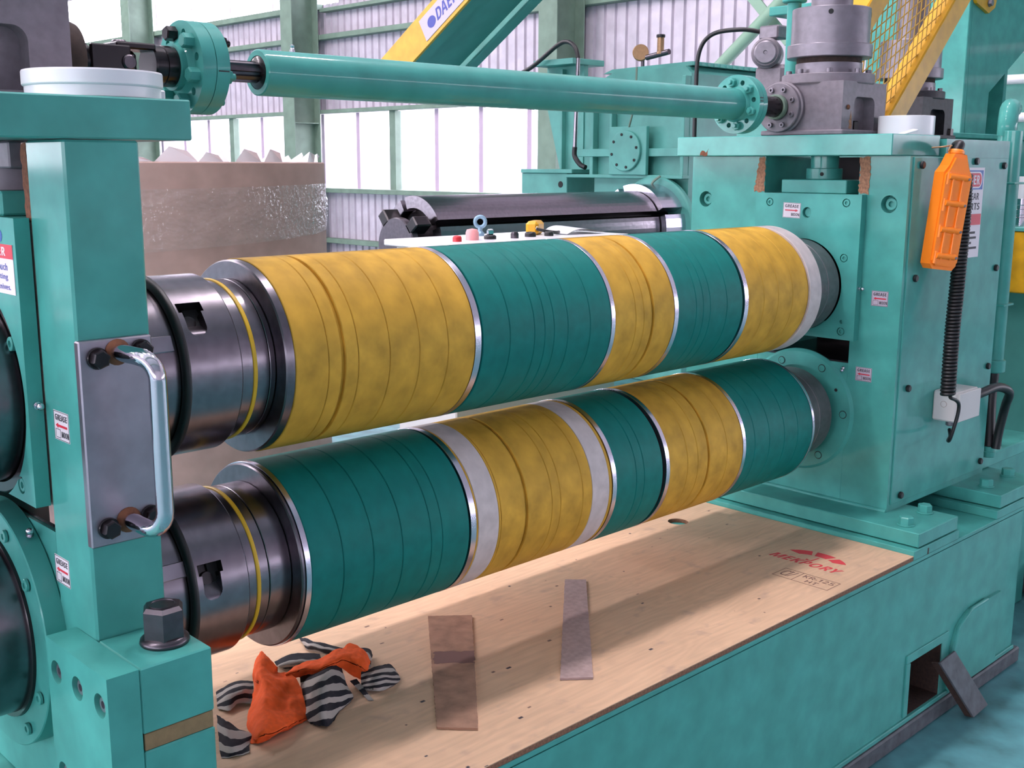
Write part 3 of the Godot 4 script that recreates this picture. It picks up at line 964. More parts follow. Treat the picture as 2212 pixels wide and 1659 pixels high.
func build_near_stand() -> void:
	var t := thing("roller_stand", "slim teal outboard stand at the near ends of the arbors, with a steel grab handle", "roller stand", v3(0.606, 0.494, -1.6))
	var T: Material = M.teal
	part("leg", bx(v3(0.559, 0.494, -1.44), v3(0.654, 1.430, -1.33), 0.003), T, t)
	part("leg", bx(v3(0.559, 0.494, -1.87), v3(0.654, 1.430, -1.76), 0.003), T, t)
	part("lower_web", bx(v3(0.5595, 0.494, -1.758), v3(0.6535, 0.63, -1.442), 0.002), T, t)
	var fr := csg("bearing_web", t, T)
	cbox(fr, v3(0.561, 0.632, -1.758), v3(0.652, 0.925, -1.4425), T)
	ccyl(fr, v3(0.606, LY, AZ), Vector3.RIGHT, 0.1295, 0.3, T, true, 64)
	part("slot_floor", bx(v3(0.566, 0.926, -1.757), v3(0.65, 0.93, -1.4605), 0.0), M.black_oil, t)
	ptag(part("wear_liner", bx(v3(0.561, 0.935, -1.459), v3(0.652, 1.428, -1.4405), 0.001), M.liner, t), "pinkish wear strip inside the leg")
	part("rust_patch", rough_patch([Vector2(-1.4585, 1.33), Vector2(-1.441, 1.33), Vector2(-1.441, 1.425), Vector2(-1.4585, 1.425)], face_mx(0.561), 0.0008, 12), M.rust, t)
	# sliding bearing chock
	var ch := csg("bearing_chock", t, T)
	cbox(ch, v3(0.538, 0.963, -1.760), v3(0.650, 1.3355, -1.4605), T)
	cbox(ch, v3(0.538, 0.963, -1.4605), v3(0.5575, 1.3355, -1.441), T)
	ccyl(ch, v3(0.56, UY, AZ), Vector3.RIGHT, 0.150, 0.06, T, true, 64)
	ccyl(ch, v3(0.60, UY, AZ), Vector3.RIGHT, 0.130, 0.3, M.black_oil, true, 64)
	for p in [[1.173, -1.489], [0.985, -1.485]]:
		ccyl(ch, v3(0.538, p[0], p[1]), Vector3.RIGHT, 0.0118, 0.02, T, true, 24)
		socket_screw(t, v3(0.5475, p[0], p[1]), Vector3.LEFT, 0.0094, 0.009, T)
	ccyl(ch, v3(0.538, 1.010, -1.487), Vector3.RIGHT, 0.005, 0.02, M.black_gap, true, 16)
	part("bearing_ring", ringm(v3(0, UY, AZ), Vector3.RIGHT, 0.131, 0.146, 0.545, 0.562, 0.002, 72), M.black_oil, t)
	nipple(t, v3(0.549, 1.098, -1.441), Vector3.BACK)
	# screw and its block above the chock
	part("screw_block", bx(v3(0.545, 1.3362, -1.69), v3(0.648, 1.3675, -1.497), 0.003), T, t)
	part("screw_collar", lath([[0.0, 1.368], [0.070, 1.368], [0.070, 1.396], [0.0, 1.396]], v3(0.606, 0, AZ), Vector3.UP, 48), M.cast_paint, t)
	part("screw_nut", bx(v3(0.552, 1.3965, -1.69), v3(0.648, 1.4295, -1.477), 0.002), M.cast_paint, t)
	# lower bearing flange
	part("bearing_flange", ringm(v3(0, LY, AZ), Vector3.RIGHT, 0.136, 0.178, 0.531, 0.5605, 0.0015, 96), T, t)
	ptag(part("bearing_ring", ringm(v3(0, LY, AZ), Vector3.RIGHT, 0.1285, 0.1355, 0.526, 0.555, 0.001, 72), M.black_oil, t), "oily dark seal ring")
	for an in [0.62, 0.12, -0.42, -0.95, 1.15, -1.5]:  # black discs stand in for the shade inside recesses and holes
		var p := v3(0.5314, LY + sin(an) * 0.158, AZ + cos(an) * 0.158)
		if an in [0.62, -0.42, -0.95, 1.15]:
			part("screw_recess", cy(p, Vector3.LEFT, 0.0108, -0.002, 0.0003, 0.0, 24), M.black_gap, t)
			socket_screw(t, p - v3(0.002, 0, 0), Vector3.LEFT, 0.0088, 0.0042, T)
		else:
			part("screw_recess", cy(p, Vector3.LEFT, 0.005, -0.002, 0.0003, 0.0, 18), M.black_gap, t)
	nipple(t, v3(0.548, LY + 0.149, AZ + 0.1025), v3(-0.2, 0.8, 0.55))
	# stickers on the leg
	grease_label(t, face_mx(0.5592, 1.077, -1.391), 0.045, 0.038, M.label_white)
	grease_label(t, face_mx(0.5592, 0.877, -1.423), 0.045, 0.038, M.label_white)
	# warning label on the chock
	var d := rect_on(t, "warning_label", -1.60, 1.239, -1.450, 1.302, face_mx(0.5378), 0.0005, M.label_white)
	ptag(d, "white warning label with a red DANGER bar")
	rect_on(d, "label_bar", -1.60, 1.284, -1.450, 1.302, face_mx(0.5372), 0.0002, M.red)
	text(d, "lettering", "DANGER", 0.088, 0.011, face_mx(0.5369, 1.293, -1.517), M.label_white, 0.0002)
	text(d, "lettering", "Do not touch", 0.085, 0.009, face_mx(0.5372, 1.2735, -1.513), M.navy, 0.0002)
	text(d, "lettering", "the rotating", 0.080, 0.009, face_mx(0.5372, 1.2600, -1.511), M.navy, 0.0002)
	text(d, "lettering", "cutting knives.", 0.090, 0.009, face_mx(0.5372, 1.2470, -1.509), M.navy, 0.0002)
	text(t, "blue_lettering", "co", 0.040, 0.016, face_mx(0.5378, 1.3125, -1.502), M.blue, 0.0002)
	# top plate
	part("top_plate", bx(v3(0.478, 1.431, -1.90), v3(0.7255, 1.481, -1.329), 0.002), T, t)
	# clamp: keeper plate with countersunk screws, split lug and the heavy hexagon screw
	var kp := csg("keeper_plate", t, T)
	cbox(kp, v3(0.518, 0.494, -1.39), v3(0.5583, 0.809, -1.215), T)
	for z in [-1.364, -1.301, -1.238]:
		for yy in [0.768, 0.628]:
			ccyl(kp, v3(0.518, yy, z), Vector3.RIGHT, 0.0155, 0.024, T, true, 28)
			part("screw_seat", ringm(v3(0.5298, yy, z), Vector3.LEFT, 0.0095, 0.0152, 0.0, 0.0012, 0.0003, 24), M.liner, t)
			socket_screw(t, v3(0.5298, yy, z), Vector3.LEFT, 0.0098, 0.008, M.plate_steel)
	part("clamp_lug", bx(v3(0.5595, 0.7235, -1.3285), v3(0.655, 0.809, -1.215), 0.002), T, t)
	ptag(part("shim", bx(v3(0.561, 0.7010, -1.3285), v3(0.6535, 0.7230, -1.2165), 0.0008), M.bronze, t), "brownish brass shim in the clamp joint")
	part("clamp_lug", bx(v3(0.5595, 0.494, -1.3285), v3(0.655, 0.7005, -1.215), 0.002), T, t)
	var hb := v3(0.620, 0.8092, -1.269)
	var s := ns()
	lathe(s, [[0.0, 0.0], [0.030, 0.0], [0.031, 0.002], [0.030, 0.006], [0.0255, 0.010], [0.0, 0.010]], hb, Vector3.UP, 40, true)
	hexhead(s, hb + v3(0, 0.006, 0), Vector3.UP, 0.047, 0.044, 0.0, 0.55)
	lathe(s, [[0.0172, 0.0498], [0.0172, 0.0512], [0.0150, 0.0512], [0.0142, 0.0495], [0.0, 0.0495]], hb, Vector3.UP, 32)
	ptag(part("clamp_bolt", s.commit(), M.steel_dark, t), "large dark steel hexagon bolt")
	# grab handle
	var hd := part("grab_handle", bx(v3(0.5555, 0.934, -1.3298), v3(0.6495, 1.193, -1.317), 0.0018), M.plate_steel, t)
	ptag(hd, "bare steel plate with a bent bright bar handle")
	for p in [[0.578, 1.171], [0.634, 1.176], [0.578, 0.957], [0.634, 0.962]]:
		part("handle_bolt", hx(v3(p[0], p[1], -1.317), Vector3.BACK, 0.020, 0.011, 0.0135), M.black_oil, hd)
	var path := [v3(0.604, 1.176, -1.317), v3(0.606, 1.176, -1.290)]
	for k in 7:
		var a := PI / 2 * k / 6
		path.append(v3(0.607 + 0.009 * sin(a) , 1.176 - 0.026 * (1 - cos(a)), -1.266 + 0.026 * sin(a)))
	for k in 7:
		var a := PI / 2 * k / 6
		path.append(v3(0.616 - 0.009 * (1 - cos(a)), 0.988 - 0.026 * sin(a), -1.266 + 0.026 * cos(a)))
	path.append_array([v3(0.606, 0.962, -1.290), v3(0.605, 0.962, -1.317)])
	part("grip_bar", tb(path, 0.0108, 20), M.chrome, hd)
	for p in [v3(0.604, 1.176, -1.3165), v3(0.605, 0.962, -1.3165)]:
		part("weld_bead", lath([[0.0165, 0.0], [0.0150, 0.003], [0.0105, 0.006]], p, Vector3.BACK, 20, true), M.rust, hd)

func build_far_stand() -> void:
	var t := thing("roller_stand", "thick teal stand at the far ends of the arbors, orange control hanging on it", "roller stand", v3(2.9, 0.494, -1.62))
	var T: Material = M.teal
	var X := 2.625
	var z1 := -1.330
	var l := csg("leg", t, T)
	cbox(l, v3(X, 0.531, -1.462), v3(3.19, 1.4265, z1), T)
	cbox(l, v3(2.81, 1.42, -1.462), v3(3.19, 1.470, z1), T)
	ccyl(l, v3(X, 1.310, -1.378), Vector3.RIGHT, 0.0215, 0.05, T, true, 36)
	var l2 := csg("leg", t, T)
	cbox(l2, v3(X, 0.531, -1.978), v3(3.19, 1.4265, -1.738), T)
	ccyl(l2, v3(X, 1.310, -1.930), Vector3.RIGHT, 0.0215, 0.05, T, true, 36)
	for z in [-1.378, -1.930]:
		socket_screw(t, v3(X + 0.025, 1.310, z), Vector3.LEFT, 0.0150, 0.014, T, "leg_screw")
	part("lower_block", bx(v3(X, 0.531, -1.7378), v3(3.19, 0.902, -1.4622), 0.001), T, t)
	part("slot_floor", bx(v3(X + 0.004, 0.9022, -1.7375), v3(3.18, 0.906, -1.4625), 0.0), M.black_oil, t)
	part("back_plate", bx(v3(2.96, 0.9062, -1.7375), v3(3.19, 1.4265, -1.4625), 0.001), M.teal, t)
	part("slot_shadow_plate", bx(v3(2.93, 0.9065, -1.737), v3(2.959, 1.426, -1.463), 0.0), M.black_oil, t)  # black sheet stands in for the shade deep in the slot
	# peeling filler and rust along the slot
	part("peeled_filler", rough_patch([Vector2(-1.770, 1.334), Vector2(-1.7385, 1.334), Vector2(-1.7385, 1.424), Vector2(-1.757, 1.424), Vector2(-1.764, 1.38)], face_mx(X - 0.0002), 0.0012, 31), M.peel, t)
	part("peeled_filler", rough_patch([Vector2(-1.4615, 1.336), Vector2(-1.436, 1.332), Vector2(-1.432, 1.37), Vector2(-1.434, 1.424), Vector2(-1.4615, 1.424)], face_mx(X - 0.0002), 0.0012, 32), M.peel, t)
	# chock
	var C := 2.600
	var ch := csg("bearing_chock", t, T)
	cbox(ch, v3(C, 0.965, -1.748), v3(X - 0.0015, 1.332, -1.438), T)
	cbox(ch, v3(X - 0.002, 0.965, -1.736), v3(2.78, 1.332, -1.464), T)
	ccyl(ch, v3(2.7, UY, AZ), Vector3.RIGHT, 0.1195, 0.4, T, true, 72)
	for p in [[1.308, -1.704], [1.311, -1.480], [1.173, -1.478], [0.986, -1.475], [0.986, -1.708]]:
		ccyl(ch, v3(C, p[0], p[1]), Vector3.RIGHT, 0.0108, 0.016, T, true, 24)
		socket_screw(t, v3(C + 0.008, p[0], p[1]), Vector3.LEFT, 0.0086, 0.0078, T)
	ccyl(ch, v3(C, 1.284, -1.591), Vector3.RIGHT, 0.0135, 0.03, M.teal, true, 24)
	part("plug_screw", cy(v3(C + 0.012, 1.284, -1.591), Vector3.LEFT, 0.0118, 0.0, 0.004, 0.001, 20), T, t)
	ccyl(ch, v3(C, 1.011, -1.475), Vector3.RIGHT, 0.005, 0.02, M.black_gap, true, 16)
	nipple(t, v3(2.611, 1.098, -1.4385), Vector3.BACK)
	# screw and collar in the slot
	part("screw_block", bx(v3(2.625, 1.3325, -1.687), v3(2.76, 1.367, -1.497), 0.002), T, t)
	part("screw_collar", lath([[0.0, 1.3675], [0.045, 1.3675], [0.0462, 1.369], [0.0462, 1.394], [0.045, 1.3955], [0.0, 1.3955]], v3(2.695, 0, -1.603), Vector3.UP, 48), T, t)
	part("collar_hole", cy(v3(2.695 - 0.042, 1.381, -1.603 + 0.018), v3(-0.92, 0, 0.39), 0.005, 0.0, 0.0012, 0.0, 14), M.black_gap, t)  # dark disc in place of a drilled hole and its shade
	part("screw", lath([[0.0, 1.396], [0.036, 1.396], [0.036, 1.4272], [0.0, 1.4272]], v3(2.695, 0, -1.603), Vector3.UP, 40), T, t)
	# lower bearing flange
	part("bearing_flange", lath([[0.1195, -0.004], [0.1195, 0.008], [0.156, 0.008], [0.163, 0.0005], [0.163, -0.004]], v3(X, 0.762, -1.600), Vector3.LEFT, 96), T, t)
	for an in [1.05, 0.03, -1.02, 1.98]:  # counterbore shade is put on the flat flange as black discs
		var p := v3(X - 0.008, 0.763 + sin(an) * 0.136, -1.600 + cos(an) * 0.136)
		part("screw_recess", cy(p, Vector3.LEFT, 0.0106, -0.003, 0.0003, 0.0, 24), M.black_gap, t)
		socket_screw(t, p, Vector3.LEFT, 0.0088, 0.002, T)
	part("pin_hole", cy(v3(X - 0.008, 0.829, -1.488), Vector3.LEFT, 0.0045, -0.002, 0.0003, 0.0, 14), M.black_gap, t)  # shade of the pin hole, drawn as a flat black disc
	nipple(t, v3(X - 0.004, 0.882, -1.476), v3(-0.4, 0.6, 0.5))
	# stickers
	grease_label(t, Transform3D(face_mx(0).basis * Basis(Vector3.BACK, -0.03), v3(C, 1.288, -1.636)), 0.052, 0.039, M.label_white, true, true)
	grease_label(t, face_mx(X, 1.076, -1.386), 0.045, 0.038, M.label_grey)
	grease_label(t, face_mx(X, 0.879, -1.417), 0.045, 0.036, M.label_grey)
	# top plate, a chip in its paint
	part("top_plate", bx(v3(2.55, 1.427, -1.978), v3(2.795, 1.478, -1.340), 0.002), T, t)
	ptag(part("chipped_paint", rough_patch([Vector2(-1.900, 1.4285), Vector2(-1.874, 1.4285), Vector2(-1.872, 1.447), Vector2(-1.879, 1.438), Vector2(-1.893, 1.442)], face_mx(2.55), 0.0004, 8), M.rust, t), "brown chip in the paint")
	# bolted side cover with black plugs
	part("side_cover", bx(v3(2.640, 0.548, z1 - 0.001), v3(3.183, 1.424, z1 + 0.0035), 0.0015), T, t)
	for p in [[2.674, 1.405], [2.679, 1.128], [2.683, 0.848], [2.683, 0.567], [3.148, 1.404], [3.150, 1.126], [3.153, 0.849], [3.154, 0.572], [2.975, 1.415]]:
		part("cover_screw", cy(v3(p[0], p[1], z1 + 0.0035), Vector3.BACK, 0.0092, 0.0, 0.009, 0.002, 16), M.black, t)
	# feet
	for q in [[2.522, 2.731], [2.987, 3.262]]:
		part("foot_plate", bx(v3(q[0], 0.4955, -2.06), v3(q[1], 0.531, -1.189), 0.002), T, t)
	part("weld_seam", tb([v3(2.624, 0.533, -1.975), v3(2.624, 0.533, -1.331)], 0.006, 8), T, t)
	for q in [[2.566, -1.246], [2.742 - 0.045, -1.262], [3.052, -1.258], [3.205, -1.262]]:
		part("foot_bolt", hx(v3(q[0], 0.531, q[1]), Vector3.UP, 0.031, 0.019, 0.021, 0.2), T, t)
	# danger label on the cover
	var f := face_pz(z1 + 0.0035)
	var d := rect_on(t, "warning_label", 2.852, 1.163, 3.034, 1.399, f, 0.0006, M.label_white)
	ptag(d, "tall white warning label with red and blue DANGER heading")
	var g := face_pz(z1 + 0.0041)
	rect_on(d, "label_frame", 2.860, 1.342, 3.028, 1.392, g, 0.0002, M.blue)
	part("label_oval", pr(round_poly(0.158, 0.043, 0.02), g * Transform3D(Basis(), v3(2.944, 1.367, 0.0002)), 0.0002), M.label_white, d)
	part("label_oval", pr(round_poly(0.148, 0.035, 0.016), g * Transform3D(Basis(), v3(2.944, 1.367, 0.0004)), 0.0002), M.red, d)
	text(d, "lettering", "DANGER", 0.125, 0.024, face_pz(z1 + 0.0047, 2.945, 1.367), M.label_white, 0.0002)
	text(d, "lettering", "KEEP CLEAR", 0.145, 0.018, face_pz(z1 + 0.0043, 2.938, 1.324), M.ink, 0.0002)
	text(d, "lettering", "OF PARTS", 0.152, 0.018, face_pz(z1 + 0.0043, 2.942, 1.298), M.ink, 0.0002)
	rect_on(d, "label_bar", 2.856, 1.249, 3.032, 1.278, g, 0.0002, M.red)
	text(d, "lettering", "DANGER", 0.10, 0.014, face_pz(z1 + 0.0045, 2.925, 1.2635), M.label_white, 0.0002)
	for k in 4:
		part("small_print", bx(v3(2.875, 1.226 - k * 0.0135, z1 + 0.0041), v3([3.004, 3.012, 2.985, 3.018][k], 1.232 - k * 0.0135, z1 + 0.0044), 0.0), M.ink, d)

func build_shaft() -> void:
	var t := thing("drive_shaft", "long teal tubular drive shaft with bolted flanges spanning above both arbors", "drive shaft", v3(1.6, 1.478, -1.675))
	var c := v3(0, 1.550, -1.675)
	var X := Vector3.RIGHT
	# dark universal joint
	var s := ns()
	lathe(s, [[0.0, 0.7312], [0.027, 0.7312], [0.027, 0.7318], [0.0255, 0.731], [0.0255, 0.7325], [0.027, 0.7335], [0.027, 0.745], [0.0, 0.745]], c, X, 40)
	abox(s, v3(0.744, 1.527, -1.653), v3(0.805, 1.574, -1.645), 0.004)
	abox(s, v3(0.744, 1.527, -1.705), v3(0.805, 1.574, -1.697), 0.004)
	ptag(part("joint_yoke", s.commit(), M.black_oil, t), "oily black fork of the universal joint")
	part("rusty_hub", lath([[0.0, 0.6855], [0.056, 0.6855], [0.060, 0.692], [0.058, 0.712], [0.052, 0.728], [0.044, 0.731], [0.0, 0.731]], c, X, 40, true), M.rust_dark, t)
	s = ns()
	lathe(s, [[0.0, 0.845], [0.029, 0.845], [0.031, 0.848], [0.031, 0.862], [0.0295, 0.863], [0.0295, 0.865], [0.031, 0.866], [0.031, 0.884], [0.0, 0.884]], c, X, 40)
	abox(s, v3(0.785, 1.570, -1.700), v3(0.848, 1.580, -1.650), 0.004)
	abox(s, v3(0.785, 1.520, -1.700), v3(0.848, 1.530, -1.650), 0.004)
	part("joint_yoke", s.commit(), M.black_oil, t)
	s = ns()
	abox(s, v3(0.782, 1.532, -1.695), v3(0.820, 1.568, -1.655), 0.006)
	cyl(s, v3(0.801, 1.55, -1.675), Vector3.BACK, 0.011, -0.033, 0.034, 0.002, 20)
	cyl(s, v3(0.801, 1.55, -1.675), Vector3.UP, 0.011, -0.033, 0.034, 0.002, 20)
	part("joint_cross", s.commit(), M.steel_dark, t)
	part("hub", lath([[0.0, 0.884], [0.036, 0.884], [0.036, 0.893], [0.046, 0.901], [0.0, 0.901]], c, X, 48), M.teal, t)
	drive_flange(t, c, 0.900, 0.9225, 0.071, 0.0, 1.83)
	drive_flange(t, c, 0.9237, 0.946, 0.071, 0.0, 1.83)
	drive_bolts(t, c, 0.900, Vector3.LEFT, 1.83, false, 0)
	drive_bolts(t, c, 0.946, X, 1.83, true, 5)
	part("timing_mark", bx(v3(0.926, 1.5415, -1.6055), v3(0.944, 1.5435, -1.6035), 0.0002), M.black, t)
	# splined end sliding in the tube
	var pts := []
	for k in 16:
		var a0 := TAU * k / 16
		var r := 0.0172 if k % 2 == 0 else 0.0142
		pts.append(Vector2(cos(a0), sin(a0)) * r)
		pts.append(Vector2(cos(a0 + 0.30), sin(a0 + 0.30)) * r)
	s = ns()
	prism(s, PackedVector2Array(pts), Transform3D(Basis(Vector3.BACK, Vector3.UP, Vector3.LEFT), v3(1.12, 1.55, -1.675)), 0.175)
	ptag(part("spline_shaft", s.commit(), M.steel_dark, t), "greasy dark splined shaft")
	part("grease_collar", lath([[0.0, 1.043], [0.026, 1.043], [0.0278, 1.0385], [0.021, 1.034], [0.0, 1.033]], c, X, 32, true), M.black_oil, t)
	part("tube", lath([[0.0272, 1.046], [0.0272, 1.037], [0.0355, 1.037], [0.0372, 1.0387], [0.0372, 2.388], [0.030, 2.388]], c, X, 72), M.teal, t)
	part("grease_nipple", lath([[0.0045, 0.0], [0.0045, 0.005], [0.003, 0.0055], [0.003, 0.009], [0.004, 0.011], [0.0, 0.014]], v3(1.110, 1.5868, -1.680), Vector3.UP, 14, true), M.chrome, t)
	part("weld_bead", lath([[0.0375, 2.376], [0.041, 2.381], [0.044, 2.388]], c, X, 56, true), M.teal, t)
	drive_flange(t, c, 2.386, 2.4025, 0.0705, 0.0, 1.75)
	drive_flange(t, c, 2.4037, 2.42, 0.0705, 0.0, 1.75)
	drive_bolts(t, c, 2.386, Vector3.LEFT, 1.75, true)
	part("timing_mark", bx(v3(2.389, 1.563, -1.6058), v3(2.400, 1.565, -1.604), 0.0002), M.black, t)
	part("timing_mark", bx(v3(2.389, 1.555, -1.6053), v3(2.400, 1.557, -1.6035), 0.0002), M.black, t)
	ptag(part("stub_shaft", lath([[0.0, 2.42], [0.0255, 2.42], [0.0255, 2.5705], [0.0, 2.5705]], c, X, 36), M.black_oil, t), "short black stub shaft")
	part("oil_seal", ringm(c, X, 0.0262, 0.0315, 2.556, 2.5700, 0.001, 40), M.column_green, t)

func build_stand_tops() -> void:
	gearbox("screw_gearbox", "grey cast gearbox with rust stains on the top plate of the near stand", v3(0.553, 1.4812, -1.630), M.cast_paint, 1.0, true, -1.675)
	gearbox("screw_gearbox", "grey gearbox with a tall stacked cylinder on the far stand", v3(2.703, 1.4785, -1.612), M.cast_paint, -1.0, true, -1.675)
	gearbox("screw_gearbox", "dark gearbox standing behind the yellow mesh guard", v3(3.672, 1.4905, -1.885), M.dark_cast, -1.0, true, -1.93)
	# white plastic lid and the white roll
	var a := thing("plastic_lid", "wide white plastic lid lying on the top plate of the near stand", "plastic lid", v3(0.642, 1.4812, -1.420))
	var p := v3(0.642, 1.4815, -1.420)
	part("lid_body", lath([[0.0, 0.0], [0.080, 0.0], [0.0812, 0.001], [0.0812, 0.0135], [0.083, 0.0145], [0.084, 0.016], [0.084, 0.031], [0.083, 0.033], [0.080, 0.033], [0.080, 0.024], [0.0, 0.024]], p, Vector3.UP, 72), M.white_plastic, a)
	part("lid_tab", bx(v3(0.722, 1.4815, -1.45), v3(0.742, 1.4975, -1.424), 0.002), M.white_plastic, a)
	var b := thing("tape_roll", "thick roll of white tape on the far stand in front of the yellow guard", "tape roll", v3(2.777, 1.4785, -1.425))
	var q := v3(2.777, 1.4787, -1.425)
	part("tape", lath([[0.040, 0.0], [0.068, 0.0], [0.069, 0.001], [0.069, 0.047], [0.068, 0.048], [0.040, 0.048]], q, Vector3.UP, 72), M.white_plastic, b)
	part("paper_core", lath([[0.038, 0.001], [0.040, 0.001], [0.040, 0.0478], [0.038, 0.0478], [0.038, 0.001]], q, Vector3.UP, 48), M.card, b)
	part("loose_end", bx(v3(0, 0, 0), v3(0.045, 0.003, 0.02), 0.0008, Transform3D(Basis(v3(0.9, 0, 0.43), v3(0, 1, 0), v3(-0.43, 0, 0.9)).rotated(Vector3.BACK, 0.3), v3(2.68, 1.479, -1.395))), M.white_plastic, b)

func build_guard() -> void:
	var t := thing("mesh_guard", "yellow guard frame with expanded metal mesh leaning behind the far stand", "machine guard", v3(3.25, 1.50, -1.70))
	var z := -1.70
	var dir := v3(0.360, 0.355, 0).normalized()
	var up := Vector3.BACK.cross(dir)
	# two square bars that lean the same way
	var f := Transform3D(Basis(dir, up, Vector3.BACK), v3(3.132, 1.516, z))
	part("frame_bar", bx(v3(0.0, -0.072, -0.045), v3(1.15, 0.0, 0.022), 0.004, f), M.yellow, t)
	var f2 := Transform3D(Basis(dir, up, Vector3.BACK), v3(2.955, 1.698, z))
	part("frame_bar", bx(v3(0.0, 0.0, -0.045), v3(0.95, 0.068, 0.022), 0.004, f2), M.yellow, t)
	# bent strip that closes the lower corner
	var arc := [Vector2(3.083, 1.617), Vector2(3.100, 1.611), Vector2(3.112, 1.603), Vector2(3.124, 1.594), Vector2(3.133, 1.584), Vector2(3.145, 1.566), Vector2(3.152, 1.545), Vector2(3.154, 1.515), Vector2(3.178, 1.515), Vector2(3.177, 1.550), Vector2(3.168, 1.574), Vector2(3.155, 1.592), Vector2(3.133, 1.611), Vector2(3.110, 1.622), Vector2(3.091, 1.628)]
	part("corner_strip", pr(arc, face_pz(z - 0.03), 0.03), M.yellow, t)
	# expanded metal: two families of strands
	var wires := ns()
	var poly := PackedVector2Array([Vector2(2.990, 1.672), Vector2(3.065, 1.650), Vector2(3.098, 1.622), Vector2(3.166, 1.545), Vector2(3.185, 1.560), Vector2(3.75, 2.12), Vector2(3.36, 2.12), Vector2(3.02, 1.775), Vector2(3.02, 1.70)])
	for fam in [Vector2(0.89, 0.455).normalized(), Vector2(0.10, 0.995).normalized()]:
		var nrm := Vector2(-fam.y, fam.x)
		var step := 0.0275 if fam.x > 0.5 else 0.0250
		for k in range(-60, 61):
			var o: Vector2 = Vector2(3.3, 1.8) + nrm * (k * step)
			var cuts := Geometry2D.intersect_polyline_with_polygon(PackedVector2Array([o - fam * 2.0, o + fam * 2.0]), poly)
			for c in cuts:
				var a := v3(c[0].x, c[0].y, z)
				var b := v3(c[1].x, c[1].y, z)
				if a.distance_to(b) > 0.004:
					tube(wires, [a, b], 0.0019, 5, false)
	var w := part("mesh_strands", wires.commit(), M.yellow_far, t)
	w.set_meta("kind", "stuff")
	var q := thing("gearbox_pedestal", "teal pedestal under the dark gearbox, mostly hidden by the far stand", "pedestal", v3(3.66, 0, -1.88))
	part("pedestal", bx(v3(3.46, 0.0, -2.08), v3(3.86, 1.490, -1.742), 0.003), M.teal, q)

